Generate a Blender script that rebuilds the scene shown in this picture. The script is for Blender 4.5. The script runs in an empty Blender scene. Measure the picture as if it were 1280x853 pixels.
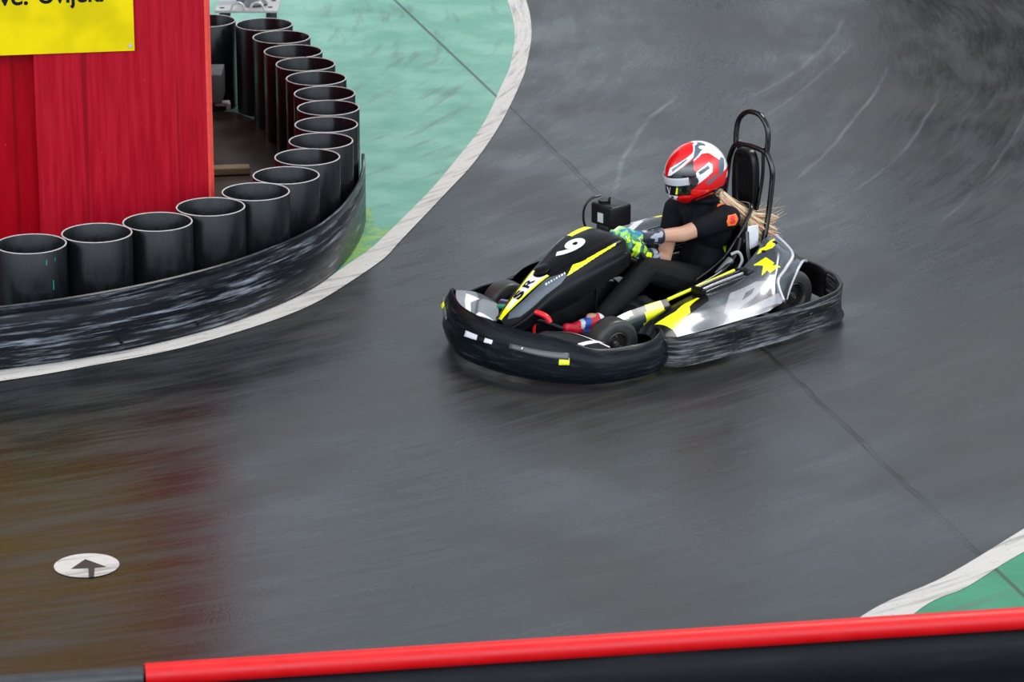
import bpy, bmesh, math, random
from mathutils import Vector, Matrix, Euler
from mathutils.bvhtree import BVHTree
random.seed(7)
S = bpy.context.scene
COL = S.collection
PI = math.pi

# ---------------------------------------------------------------- camera
CH = 6.3
cam_d = bpy.data.cameras.new('camera'); cam = bpy.data.objects.new('camera', cam_d); COL.objects.link(cam)
cam.location = (0, -CH / math.tan(math.radians(18)), CH)
cam.rotation_euler = (math.radians(72), 0, 0)
cam_d.sensor_width = 36; cam_d.lens = 4500 / 1280 * 36
cam_d.clip_end = 300
cam_d.dof.use_dof = True; cam_d.dof.focus_distance = 20.4; cam_d.dof.aperture_fstop = 5.6
S.camera = cam
# ---------------------------------------------------------------- world, sun, exposure
S.view_settings.view_transform = 'Standard'
S.view_settings.look = 'None'
S.view_settings.gamma = 1
S.view_settings.use_curve_mapping = False
S.view_settings.exposure = 0.0
W = bpy.data.worlds.new('overcast_sky'); S.world = W; W.use_nodes = True
bg = W.node_tree.nodes['Background']
_wt = W.node_tree; _N = _wt.nodes.new; _L = _wt.links.new
_tc = _N('ShaderNodeTexCoord'); _sp = _N('ShaderNodeSeparateXYZ'); _rp = _N('ShaderNodeValToRGB'); _L(_tc.outputs['Generated'], _sp.inputs[0]); _L(_sp.outputs[2], _rp.inputs[0])
for _k, (_p, _c) in enumerate([(0.0, (.50, .56, .62)), (.34, (1.85, 2.10, 2.32)), (.56, (.60, .66, .73)), (1.0, (.34, .37, .41))]):
    _e = _rp.color_ramp.elements[_k] if _k < 1 else (_rp.color_ramp.elements.new(_p) if _k < 3 else _rp.color_ramp.elements[-1])
    _e.position = _p; _e.color = (*_c, 1)
_mr = _N('ShaderNodeMapRange'); _mr.interpolation_type = 'SMOOTHSTEP'; _L(_sp.outputs[1], _mr.inputs[0])      # the open side of the hall is behind the camera
for _k, _v in zip((1, 2, 3, 4), (.25, -.75, .80, 2.6)): _mr.inputs[_k].default_value = _v
_vm = _N('ShaderNodeVectorMath'); _vm.operation = 'SCALE'; _L(_rp.outputs[0], _vm.inputs[0]); _L(_mr.outputs[0], _vm.inputs['Scale']); _L(_vm.outputs[0], bg.inputs[0])
bg.inputs[1].default_value = 0.80
sun_d = bpy.data.lights.new('hazy_sun', 'SUN'); sun = bpy.data.objects.new('hazy_sun', sun_d); COL.objects.link(sun)
sun_d.energy = 2.3; sun_d.angle = math.radians(22); sun_d.color = (1, .97, .92)
SUN_FROM = Vector((0.45, 0.35, 1.0))          # direction the light comes from
sun.rotation_euler = SUN_FROM.to_track_quat('Z', 'Y').to_euler()

# ---------------------------------------------------------------- material helpers
def srgb(r, g, b):
    f = lambda c: (c / 255 / 12.92) if c / 255 <= .04045 else ((c / 255 + .055) / 1.055) ** 2.4
    return (f(r), f(g), f(b))

class NT:
    def __init__(s, name):
        s.mat = bpy.data.materials.new(name); s.mat.use_nodes = True
        s.nt = s.mat.node_tree; s.bsdf = s.nt.nodes['Principled BSDF']
    def node(s, t, **kw):
        n = s.nt.nodes.new(t)
        for a, v in kw.items(): setattr(n, a, v)
        return n
    def link(s, a, b): s.nt.links.new(a, b)
    def put(s, inp, v):
        if isinstance(v, bpy.types.NodeSocket): s.link(v, inp)
        elif isinstance(v, (tuple, list)) and len(v) == 3 and inp.type == 'RGBA': inp.default_value = (*v, 1)
        else: inp.default_value = v
    def m(s, op, a, b=0.0, c=0.0):
        n = s.node('ShaderNodeMath', operation=op)
        s.put(n.inputs[0], a); s.put(n.inputs[1], b); s.put(n.inputs[2], c)
        return n.outputs[0]
    def step(s, v, lo, hi, a=0.0, b=1.0):
        n = s.node('ShaderNodeMapRange'); n.interpolation_type = 'SMOOTHSTEP'
        s.put(n.inputs[0], v); s.put(n.inputs[1], lo); s.put(n.inputs[2], hi); s.put(n.inputs[3], a); s.put(n.inputs[4], b)
        return n.outputs[0]
    def mix(s, f, a, b):
        n = s.node('ShaderNodeMix', data_type='RGBA')
        s.put(n.inputs[0], f); s.put(n.inputs[6], a); s.put(n.inputs[7], b)
        return n.outputs[2]
    def xyz(s, x, y, z):
        n = s.node('ShaderNodeCombineXYZ'); s.put(n.inputs[0], x); s.put(n.inputs[1], y); s.put(n.inputs[2], z)
        return n.outputs[0]
    def obj_coord(s):
        return s.node('ShaderNodeTexCoord').outputs['Object']
    def sep(s, v):
        n = s.node('ShaderNodeSeparateXYZ'); s.link(v, n.inputs[0]); return n.outputs
    def noise(s, vec, scale=5, detail=4, rough=.55):
        n = s.node('ShaderNodeTexNoise'); s.put(n.inputs['Vector'], vec)
        n.inputs['Scale'].default_value = scale; n.inputs['Detail'].default_value = detail; n.inputs['Roughness'].default_value = rough
        return n.outputs[0]
    def bump(s, h, strength=.3, dist=.01):
        n = s.node('ShaderNodeBump'); n.inputs['Strength'].default_value = strength; n.inputs['Distance'].default_value = dist
        s.link(h, n.inputs['Height']); s.link(n.outputs[0], s.bsdf.inputs['Normal'])
    def scl(s, vec, x, y, z):
        n = s.node('ShaderNodeMapping'); s.link(vec, n.inputs[0]); n.inputs['Scale'].default_value = (x, y, z)
        return n.outputs[0]

def mat(name, col, rough=.5, metal=0.0, coat=0.0, var=.15, vscale=12, bump=0.0, bscale=60, spec=.5, emit=None):
    t = NT(name); c = t.obj_coord(); n = t.noise(c, vscale, 4)
    lo = tuple(max(0, x * (1 - var)) for x in col); hi = tuple(min(1, x * (1 + var)) for x in col)
    t.put(t.bsdf.inputs['Base Color'], t.mix(n, lo, hi))
    t.put(t.bsdf.inputs['Roughness'], t.step(n, .3, .7, max(0, rough * .85), min(1, rough * 1.15)))
    t.bsdf.inputs['Metallic'].default_value = metal
    t.bsdf.inputs['Coat Weight'].default_value = coat
    t.bsdf.inputs['Coat Roughness'].default_value = .06
    t.bsdf.inputs['Specular IOR Level'].default_value = spec
    if bump: t.bump(t.noise(c, bscale, 5), bump, .004)
    return t.mat

# ---------------------------------------------------------------- mesh helpers
def tag(o, label=None, cat=None, group=None, kind=None):
    if label: o['label'] = label
    if cat: o['category'] = cat
    if group: o['group'] = group
    if kind: o['kind'] = kind
    return o
def link(name, me, mats=(), parent=None):
    for m_ in (mats if isinstance(mats, (list, tuple)) else [mats]): me.materials.append(m_)
    o = bpy.data.objects.new(name, me); COL.objects.link(o)
    if parent: o.parent = parent
    return o
def mesh_from_bm(name, bm, smooth=True, angle=40):
    bmesh.ops.recalc_face_normals(bm, faces=bm.faces[:])
    me = bpy.data.meshes.new(name); bm.to_mesh(me); bm.free()
    if smooth:
        me.shade_smooth(); me.set_sharp_from_angle(angle=math.radians(angle))
    return me
def obj(name, bm, mats, parent=None, smooth=True, angle=40):
    return link(name, mesh_from_bm(name, bm, smooth, angle), mats, parent)
def empty(name, loc=(0, 0, 0), rz=0, parent=None):
    o = bpy.data.objects.new(name, None); COL.objects.link(o); o.location = loc; o.rotation_euler = (0, 0, rz)
    o.empty_display_size = .1
    if parent: o.parent = parent
    return o
def box(bm, c, s, rot=None, bev=0.0):
    r = bmesh.ops.create_cube(bm, size=1); v = r['verts']
    M = Matrix.Translation(c) @ (rot.to_matrix().to_4x4() if rot else Matrix()) @ Matrix.Diagonal((*s, 1))
    bmesh.ops.transform(bm, matrix=M, verts=v)
    if bev:
        es = list({e for x in v for e in x.link_edges})
        bmesh.ops.bevel(bm, geom=es, offset=bev, segments=3, affect='EDGES', profile=.6)
def cyl(bm, a, b, r1, r2=None, seg=24, caps=True):
    a, b = Vector(a), Vector(b); d = b - a
    r = bmesh.ops.create_cone(bm, cap_ends=caps, segments=seg, radius1=r1, radius2=r1 if r2 is None else r2, depth=d.length)
    M = Matrix.Translation((a + b) / 2) @ d.to_track_quat('Z', 'Y').to_matrix().to_4x4()
    bmesh.ops.transform(bm, matrix=M, verts=r['verts'])
def cr(P, t, closed=False):
    n = len(P); i = int(math.floor(t)); f = t - i
    g = (lambda k: P[k % n]) if closed else (lambda k: P[max(0, min(n - 1, k))])
    a, b, c, d = g(i - 1), g(i), g(i + 1), g(i + 2)
    return [0.5 * ((2 * b[k]) + (-a[k] + c[k]) * f + (2 * a[k] - 5 * b[k] + 4 * c[k] - d[k]) * f * f + (-a[k] + 3 * b[k] - 3 * c[k] + d[k]) * f ** 3) for k in range(len(b))]
def spline(P, per=8, closed=False):
    n = len(P); m_ = n if closed else n - 1
    out = [cr(P, i / per, closed) for i in range(m_ * per)]
    if not closed: out.append(list(P[-1]))
    return out
def tube(bm, P, r, seg=10, closed=False, per=8, smooth=True, flat=None):
    Q = [Vector(p) for p in (spline(P, per, closed) if smooth else P)]
    n = len(Q); rings = []; up = None
    for i, p in enumerate(Q):
        if closed: t = Q[(i + 1) % n] - Q[i - 1]
        else: t = Q[min(n - 1, i + 1)] - Q[max(0, i - 1)]
        t.normalize()
        if up is None:
            up = t.orthogonal().normalized()
        up = (up - t * up.dot(t)).normalized(); s = t.cross(up)
        rr = r(i / (n - 1)) if callable(r) else r
        rings.append([bm.verts.new(p + (up * math.cos(a) + s * math.sin(a)) * rr) for a in [2 * PI * k / seg for k in range(seg)]])
    for i in range(n if closed else n - 1):
        A, B = rings[i], rings[(i + 1) % n]
        for k in range(seg):
            bm.faces.new((A[k], A[(k + 1) % seg], B[(k + 1) % seg], B[k]))
    if not closed:
        bm.faces.new(rings[0][::-1]); bm.faces.new(rings[-1])
def grid(bm, rows, close_u=False):
    R = [[bm.verts.new(p) for p in row] for row in rows]
    n = len(R[0])
    for i in range(len(R) - 1):
        for j in range(n if close_u else n - 1):
            bm.faces.new((R[i][j], R[i][(j + 1) % n], R[i + 1][(j + 1) % n], R[i + 1][j]))
    return R
def loft(sections, pu=6, pv=6):
    """sections: list of point lists of equal length -> smooth interpolated rows"""
    secs = [spline(s, pv) for s in sections]
    m_ = len(secs[0]); cols = [spline([s[j] for s in secs], pu) for j in range(m_)]
    return [[cols[j][i] for j in range(m_)] for i in range(len(cols[0]))]
def solidify(o, th, off=-1):
    md = o.modifiers.new('solid', 'SOLIDIFY'); md.thickness = th; md.offset = off
    bake(o)
def bake(o):
    dg = bpy.context.evaluated_depsgraph_get()
    me = bpy.data.meshes.new_from_object(o.evaluated_get(dg)); o.modifiers.clear(); o.data = me
def lathe(bm, prof, seg=48, M=None):
    """prof: (r, h) along local Z"""
    rows = [[(r * math.cos(a), r * math.sin(a), h) for a in [2 * PI * k / seg for k in range(seg)]] for r, h in prof]
    R = grid(bm, rows, True)
    if M: bmesh.ops.transform(bm, matrix=M, verts=[v for r in R for v in r])
def pip(x, y, P):
    c = False; j = len(P) - 1
    for i in range(len(P)):
        xi, yi = P[i]; xj, yj = P[j]
        if (yi > y) != (yj > y) and x < (xj - xi) * (y - yi) / (yj - yi) + xi: c = not c
        j = i
    return c
def ribbon(pts_a, pts_b, z, per=8):
    bm = bmesh.new(); A = spline(pts_a, per); B = spline(pts_b, per)
    rows = [[(a[0] + (b[0] - a[0]) * k / 4, a[1] + (b[1] - a[1]) * k / 4, z) for k in range(5)] for a, b in zip(A, B)]
    grid(bm, rows); return bm
def text_mesh(txt, size, bold=0.0, extrude=0.0):
    cu = bpy.data.curves.new('lettering', 'FONT'); cu.body = txt; cu.size = size; cu.offset = bold; cu.extrude = extrude
    cu.align_x = 'CENTER'; cu.align_y = 'CENTER'; cu.resolution_u = 5
    o = bpy.data.objects.new('lettering', cu); COL.objects.link(o)
    dg = bpy.context.evaluated_depsgraph_get(); dg.update()
    me = bpy.data.meshes.new_from_object(o.evaluated_get(dg))
    bpy.data.objects.remove(o); return me
def on_surface(me, target, origin, right, up, ray, off=.003, name='lettering', mats=None, parent=None):
    """lay a flat mesh on target (same local frame): origin + right*x + up*y, dropped along ray"""
    bm = bmesh.new(); bm.from_mesh(me)
    bmesh.ops.triangulate(bm, faces=bm.faces[:])
    for _ in range(2):
        es = [e for e in bm.edges if e.calc_length() > .02]
        if es:
            bmesh.ops.subdivide_edges(bm, edges=es, cuts=1); bmesh.ops.triangulate(bm, faces=[f for f in bm.faces if len(f.verts) > 3])
    tb = bmesh.new(); tb.from_mesh(target.data); bv = BVHTree.FromBMesh(tb)
    o, r, u, d = Vector(origin), Vector(right), Vector(up), Vector(ray).normalized()
    for v in bm.verts:
        p = o + r * v.co.x + u * v.co.y
        h = bv.ray_cast(p - d * .5, d, 2)
        v.co = (h[0] - d * off) if h[0] is not None else p
    tb.free()
    return obj(name, bm, mats, parent, smooth=False)
def blob(shapes, voxel=.01, smooth_it=6):
    """union of tapered capsules ((p, r), (p, r)) and ellipsoids (p, (rx, ry, rz), rot) as ONE continuous skin"""
    bm = bmesh.new()
    for s in shapes:
        t = bmesh.new()
        if len(s) == 2:
            for p, r in s:
                k = bmesh.ops.create_icosphere(t, subdivisions=2, radius=r)
                bmesh.ops.translate(t, vec=Vector(p), verts=k['verts'])
            h = bmesh.ops.convex_hull(t, input=t.verts[:])
            bmesh.ops.delete(t, geom=[g for g in h['geom_interior'] if isinstance(g, bmesh.types.BMVert)], context='VERTS')
        else:
            p, r, rot = s
            k = bmesh.ops.create_icosphere(t, subdivisions=3, radius=1)
            M = Matrix.Translation(p) @ (Euler(rot).to_matrix().to_4x4() if rot else Matrix()) @ Matrix.Diagonal((*r, 1))
            bmesh.ops.transform(t, matrix=M, verts=t.verts[:])
        me = bpy.data.meshes.new('t'); t.to_mesh(me); t.free(); bm.from_mesh(me); bpy.data.meshes.remove(me)
    me = bpy.data.meshes.new('blob'); bm.to_mesh(me); bm.free()
    o = bpy.data.objects.new('blob', me); COL.objects.link(o)
    a = o.modifiers.new('r', 'REMESH'); a.mode = 'VOXEL'; a.voxel_size = voxel
    b = o.modifiers.new('s', 'SMOOTH'); b.factor = .5; b.iterations = smooth_it
    dg = bpy.context.evaluated_depsgraph_get(); dg.update()
    out = bpy.data.meshes.new_from_object(o.evaluated_get(dg)); bpy.data.objects.remove(o)
    out.shade_smooth(); return out
def paint(me, fn):
    for p in me.polygons:
        p.material_index = fn(p.center, p.normal)

# ---------------------------------------------------------------- ground
def floor_nodes(t, cx=-7.0, cy=8.0):
    """world position -> (streak noise that follows the racing line, fine grain)"""
    g = t.node('ShaderNodeNewGeometry'); p = g.outputs['Position']; x, y, z = t.sep(p)
    dx = t.m('SUBTRACT', x, cx); dy = t.m('SUBTRACT', y, cy)
    r = t.m('SQRT', t.m('ADD', t.m('MULTIPLY', dx, dx), t.m('MULTIPLY', dy, dy)))
    th = t.m('ARCTAN2', dy, dx)
    warp = t.m('MULTIPLY', t.noise(p, .45, 1), .25)
    r2 = t.m('ADD', r, warp)
    return p, x, y, r, r2, th
def asphalt():
    t = NT('worn_black_asphalt'); p, x, y, r, r2, th = floor_nodes(t)
    fine = t.noise(t.xyz(t.m('MULTIPLY', r2, 24), t.m('MULTIPLY', th, 17), 0), 1.0, 7, .72)
    mid = t.noise(t.xyz(t.m('MULTIPLY', r2, 4.2), t.m('MULTIPLY', th, 9), 3), 1.0, 6, .62)
    big = t.noise(p, .55, 3, .5)
    grain = t.noise(p, 70, 3, .6)
    v = t.m('ADD', t.m('MULTIPLY', fine, .45), t.m('ADD', t.m('MULTIPLY', mid, .40), t.m('MULTIPLY', grain, .15)))
    v = t.step(v, .40, .62)
    col = t.mix(v, (.007, .0075, .008), (.031, .0345, .037))
    col = t.mix(t.step(big, .45, .7, 0, .55), col, (.036, .031, .028))
    # worn light scratches and darker tyre marks that bend with the corner
    arcs = [(-4.86, 9.36, 7.46, 5.6, 8.2, .020, .5), (-28.7, 17.44, 32.81, 5.0, 7.3, .016, .5), (8.92, 2.78, 8.19, 3.1, 5.6, .018, .9),
            (9.72, 2.53, 9.84, 5.0, 7.4, .025, .6), (-24.5, 12.67, 27.87, 3.4, 6.4, .014, .8), (6.72, 3.79, 6.29, 4.2, 6.6, .014, .7),
            (-8.12, 7.74, 11.26, 3.0, 5.6, .012, .5), (-12.6, 8.9, 16.55, 2.4, 5.5, .012, .4), (-8.82, 8.32, 12.26, 4.0, 7.2, .03, .35)]
    for i, (ax, ay, ar, y0, y1, w, amp) in enumerate(arcs):
        ddx = t.m('SUBTRACT', x, ax); ddy = t.m('SUBTRACT', y, ay)
        d = t.m('ABSOLUTE', t.m('SUBTRACT', t.m('SQRT', t.m('ADD', t.m('MULTIPLY', ddx, ddx), t.m('MULTIPLY', ddy, ddy))), t.m('ADD', ar, t.m('MULTIPLY', big, .15))))
        k = t.m('MULTIPLY', t.step(d, w * .3, w * 1.6, 1, 0), t.m('MULTIPLY', t.step(y, y0 - .3, y0 + .3), t.step(y, y1 - .3, y1 + .3, 1, 0)))
        k = t.m('MULTIPLY', k, t.m('MULTIPLY', t.step(fine, .35, .6), amp))
        if i in (3, 5, 8): col = t.mix(k, col, (.012, .012, .012))
        else: col = t.mix(k, col, (.11, .115, .12))
    # dark joint line crossing the track
    sx = t.m('ADD', .60, t.m('MULTIPLY', t.m('SUBTRACT', 2.95, y), .262))
    d = t.m('ABSOLUTE', t.m('SUBTRACT', t.m('SUBTRACT', x, sx), t.m('MULTIPLY', t.m('SUBTRACT', t.noise(p, 3, 4), .5), .06)))
    k = t.m('MULTIPLY', t.step(d, .008, .024, 1, 0), t.step(t.noise(p, 2.2, 3), .36, .55, .5, 1))
    col = t.mix(t.m('MULTIPLY', k, .9), col, (.003, .003, .003)); crack = k
    t.put(t.bsdf.inputs['Base Color'], col)
    t.put(t.bsdf.inputs['Roughness'], t.step(t.m('ADD', t.m('MULTIPLY', mid, .7), t.m('MULTIPLY', fine, .3)), .40, .60, t.step(big, .40, .62, .22, .32), t.step(big, .40, .62, .34, .46))); t.bsdf.inputs['Specular IOR Level'].default_value = .6
    t.bump(t.m('SUBTRACT', t.m('ADD', t.m('MULTIPLY', grain, .5), t.m('MULTIPLY', fine, .9)), t.m('MULTIPLY', crack, 1.5)), .25, .006)
    return t.mat
def green_paint(name, base, light):
    t = NT(name); p, x, y, r, r2, th = floor_nodes(t)
    n = t.noise(p, 2.2, 6, .62); f = t.noise(t.xyz(t.m('MULTIPLY', r2, 9), t.m('MULTIPLY', th, 8), 1), 1, 5); g = t.noise(p, 22, 4)
    col = t.mix(t.step(n, .35, .65), base, light)
    col = t.mix(t.step(f, .52, .72, 0, .5), col, (.09, .11, .10))
    col = t.mix(t.step(g, .60, .75, 0, .35), col, (.04, .07, .06))
    sx = t.m('ADD', .60, t.m('MULTIPLY', t.m('SUBTRACT', 2.95, y), .262))
    d = t.m('ABSOLUTE', t.m('SUBTRACT', x, sx))
    col = t.mix(t.step(d, .006, .018, .8, 0), col, (.02, .03, .025))
    t.put(t.bsdf.inputs['Base Color'], col); t.bsdf.inputs['Roughness'].default_value = .38
    t.bump(g, .15, .004); return t.mat
def white_paint():
    t = NT('worn_white_line_paint'); p, x, y, r, r2, th = floor_nodes(t)
    n = t.noise(t.xyz(t.m('MULTIPLY', r2, 22), t.m('MULTIPLY', th, 10), 0), 1, 6, .7); g = t.noise(p, 30, 4, .7)
    col = t.mix(t.step(n, .48, .68), (.56, .53, .50), (.25, .235, .225))
    col = t.mix(t.step(g, .58, .72, 0, .6), col, (.14, .13, .125))
    t.put(t.bsdf.inputs['Base Color'], col); t.bsdf.inputs['Roughness'].default_value = .55
    t.bump(g, .2, .004); return t.mat

bm = bmesh.new(); grid(bm, [[(x, y, 0) for x in range(-30, 31, 2)] for y in range(-26, 45, 2)])
tag(obj('floor', bm, asphalt(), smooth=False), 'black worn asphalt kart track with curved tyre marks', kind='structure')
M_green = green_paint('green_runoff_paint', (.11, .32, .23), (.19, .42, .32))
M_green2 = green_paint('deep_green_runoff_paint', (.015, .19, .09), (.03, .25, .13))
M_white = white_paint()
OUT = [(-4.6, -1.35), (-3.7, -1.12), (-2.8, -0.72), (-2.34, -0.46), (-1.87, -0.14), (-1.44, 0.30), (-1.17, 0.68), (-0.97, 1.12), (-0.78, 1.62), (-0.69, 2.0), (-0.42, 3.13), (-0.25, 3.87), (-0.08, 4.88), (0.06, 6.04), (0.11, 6.66), (0.15, 7.7), (0.11, 8.83), (-.05, 10.2), (-.5, 12)]
INN = [(-4.62, -1.14), (-3.72, -.90), (-2.83, -0.50), (-2.40, -0.28), (-1.96, 0.03), (-1.54, 0.45), (-1.20, 0.98), (-1.00, 1.48), (-0.88, 1.80), (-0.79, 2.12), (-0.54, 3.13), (-0.37, 3.95), (-0.20, 4.88), (-0.07, 6.04), (-.01, 6.66), (0.02, 7.7), (-0.04, 8.83), (-.2, 10.2), (-.65, 12)]
obj_ = obj('painted_track_line', ribbon(OUT, INN, .004), M_white, smooth=False)
tag(obj_, 'worn white line curving around the pipe island', kind='structure')
bm = bmesh.new()
B = spline(INN, 8); rows = [[(b[0] + (-7 - b[0]) * k / 6, b[1] + .0, .002) for k in range(7)] for b in B]; grid(bm, rows)
tag(obj('green_island_floor', bm, M_green, smooth=False), 'pale green painted ground inside the pipe island curve', kind='structure')
o2 = [(.9, -5.4), (1.57, -4.14), (2.04, -3.6), (2.5, -2.97), (3.05, -2.2), (3.7, -1.1)]
i2 = [(1.2, -5.4), (1.83, -4.09), (2.13, -3.73), (2.45, -3.29), (3.15, -2.45), (3.85, -1.25)]
tag(obj('painted_track_line', ribbon(o2, i2, .004), M_white, smooth=False), 'worn white line in the bottom right corner', kind='structure')
bm = bmesh.new(); B = spline(i2, 8); grid(bm, [[(b[0] + (6 - b[0]) * k / 6, b[1], .002) for k in range(7)] for b in B])
tag(obj('green_runoff_floor', bm, M_green2, smooth=False), 'deep green painted ground in the bottom right corner', kind='structure')
# yellowish green overspray patch beside the belt
def yg():
    t = NT('yellow_green_overspray'); c = t.obj_coord(); n = t.noise(c, 9, 5, .7)
    t.put(t.bsdf.inputs['Base Color'], t.mix(t.step(n, .42, .6), (.10, .30, .16), (.24, .40, .10))); t.bsdf.inputs['Roughness'].default_value = .4
    return t.mat
bm = bmesh.new(); vs = [bm.verts.new((x, y, .003)) for x, y in [(-1.02, 1.30), (-.82, 1.86), (-.72, 2.32), (-.86, 2.28), (-.90, 2.75), (-.97, 2.6), (-1.02, 1.9)]]; bm.faces.new(vs)
tag(obj('overspray_patch', bm, yg(), smooth=False), 'yellowish green paint patch beside the belt end', kind='structure')
# bare brown ground inside the island, its colour darkened for roof shade
bm = bmesh.new(); IN = [(-6, -.2), (-3, -.35), (-2.3, .0), (-1.75, .5), (-1.4, 1.2), (-1.27, 2.0), (-1.25, 2.9), (-1.35, 3.8), (-1.6, 4.7), (-1.95, 5.2), (-3, 5.4), (-6, 5.4)]
bm.faces.new([bm.verts.new((x, y, .006)) for x, y in IN])
M_brown = mat('dusty_brown_concrete_shaded', (.030, .016, .009), .45, var=.5, vscale=3, bump=.2)
tag(obj('island_inner_floor', bm, M_brown, smooth=False), 'dusty brown bare ground behind the pipes, coloured darker for roof shade', kind='structure')
# direction marker: white disc with a black arrow
bm = bmesh.new(); bmesh.ops.create_circle(bm, cap_ends=True, radius=.155, segments=48)
mk = obj('direction_marker', bm, M_white, smooth=False); mk.location = (-2.02, -3.46, .004)
tag(mk, 'round white painted floor marker with a black arrow', 'floor marking')
bm = bmesh.new()
bm.faces.new([bm.verts.new(p) for p in [(-.015, .075, .002), (-.068, -.05, .002), (.014, -.042, .002), (.028, -.155, .002), (.052, -.15, .002), (.042, -.038, .002), (.095, -.022, .002)]])
obj('arrow', bm, mat('black_floor_paint', (.03, .028, .03), .5), mk, smooth=False)

# ---------------------------------------------------------------- pipe island
def pipe_mat():
    t = NT('black_plastic_pipe'); c = t.obj_coord(); n = t.noise(t.scl(c, 6, 6, 1.2), 3, 6, .6); s = t.noise(t.scl(c, 30, 30, 4), 2, 5, .7)
    col = t.mix(n, (.003, .0034, .0042), (.009, .010, .012)); col = t.mix(t.step(s, .64, .74, 0, .3), col, (.10, .10, .11))
    t.put(t.bsdf.inputs['Base Color'], col); t.put(t.bsdf.inputs['Roughness'], t.step(n, .3, .7, .20, .34)); t.bsdf.inputs['Specular IOR Level'].default_value = .24; t.bump(s, .05, .003); return t.mat
M_pipe = pipe_mat(); M_rim = mat('cut_pipe_edge', (.46, .42, .41), .6, var=.3, vscale=30)
PIPES = [(-2.68, -0.156), (-2.335, 0.052), (-2.017, 0.301), (-1.738, 0.592), (-1.5, 0.92), (-1.345, 1.295), (-1.24, 1.69), (-1.178, 2.088), (-1.165, 2.491), (-1.172, 2.894), (-1.215, 3.295), (-1.29, 3.691), (-1.382, 4.083), (-1.487, 4.473), (-1.59, 4.87), (-1.735, 5.27), (-2.145, 5.40)]
R_, H_, T_ = .2, .62, .0095
def pipe_mesh():
    bm = bmesh.new()
    lathe(bm, [(R_, 0), (R_, .1), (R_, .3), (R_, H_ - .003), (R_ - .002, H_), (R_ - T_ + .002, H_), (R_ - T_, H_ - .003), (R_ - T_, .3), (R_ - T_, .02), (R_ - T_, 0), (R_, 0)], 64)
    me = mesh_from_bm('pipe', bm, True, 50)
    me.materials.append(M_pipe); me.materials.append(M_rim)
    for p in me.polygons:
        if p.center.z > H_ - .0032: p.material_index = 1
    return me
PM = pipe_mesh()
PLAB = ['leftmost black pipe, with small green paint dashes on its side', 'black pipe directly right of the one with green paint dashes', 'third black pipe from the left along the front of the red boards',
        'fourth black pipe from the left, below the lower right corner of the red boards', 'fifth black pipe from the left, first one right of the red boards', 'sixth black pipe from the left, where the row starts to turn away',
        'seventh black pipe from the left, with a light scuff on its side', 'eighth black pipe from the left, above where the belt bends out of sight', 'ninth black pipe from the left, at the rightmost bulge of the row',
        'tenth black pipe from the left, just behind the rightmost bulge', 'eleventh black pipe from the left, seventh from the far end', 'twelfth black pipe from the left, sixth from the far end',
        'black pipe that is fifth from the far end of the row', 'black pipe that is fourth from the far end of the row', 'black pipe that is third from the far end of the row',
        'second black pipe from the far end, in front of the steel base plate', 'farthest black pipe, half hidden behind the red board edge']
for i, (x, y) in enumerate(PIPES):
    o = bpy.data.objects.new('plastic_pipe', PM); COL.objects.link(o); o.location = (x, y, .002)
    o.scale = (1, 1, 1 + .006 * math.sin(i * 2.3)); o.rotation_euler = (0, 0, i * 1.1 if i else 0)
    tag(o, PLAB[i], 'pipe', 'upright black pipes around the island')
    if i == 0:
        gp = mat('green_paint_dash', (.0, .30, .13), .5)
        for a0, z0, w, h in [(-58, .545, .020, .030), (-42, .555, .014, .026), (-47, .395, .016, .055)]:
            bm = bmesh.new(); a = math.radians(a0); da = w / R_ / 2
            rows = [[((R_ + .0015) * math.cos(a + k * da), (R_ + .0015) * math.sin(a + k * da), z0 + q * h) for k in (-.35, 0, .35)] for q in (0, .5, 1)]
            grid(bm, rows); obj('paint_dash', bm, gp, o)
# small red pegs showing between the pipes
M_redp = mat('dark_red_plastic', (.22, .012, .025), .35)
for (x, y, z, lab) in [(-2.92, .12, .33, 'small dark red peg left of the leftmost pipe'), (-2.50, .22, .36, 'small dark red peg between the first and second pipes from the left'), (-2.18, .47, .35, 'small dark red peg between the second and third pipes from the left')]:
    bm = bmesh.new(); cyl(bm, (0, 0, -z), (0, 0, 0), .012, seg=16); bmesh.ops.create_uvsphere(bm, u_segments=20, v_segments=12, radius=.028)
    o = obj('connector_peg', bm, M_redp); o.location = (x, y, z); tag(o, lab, 'peg', 'red pegs between the pipes')
# belt around the island
def scuffed(name, base, light, sc=(2, 40), amount=(.46, .66), rough=.32, brown=None):
    t = NT(name); uv = t.node('ShaderNodeUVMap').outputs[0]; u, v, _ = t.sep(uv)
    a = t.noise(t.xyz(t.m('MULTIPLY', u, sc[0]), t.m('MULTIPLY', v, sc[1]), 0), 1, 7, .72)
    b = t.noise(t.xyz(t.m('MULTIPLY', u, 1.2), t.m('MULTIPLY', v, 4), 5), 1, 4, .6)
    k = t.m('MULTIPLY', t.step(a, amount[0], amount[1]), t.step(b, .36, .56))
    col = t.mix(k, base, light)
    if brown: col = t.mix(t.step(t.noise(t.xyz(t.m('MULTIPLY', u, 9), t.m('MULTIPLY', v, 14), 9), 1, 6, .7), .52, .68, 0, .5), col, brown)
    t.put(t.bsdf.inputs['Base Color'], col); t.put(t.bsdf.inputs['Roughness'], t.step(a, .35, .7, rough, rough + .25)); t.bsdf.inputs['Specular IOR Level'].default_value = .16; t.bump(a, .35, .004); return t.mat
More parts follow.
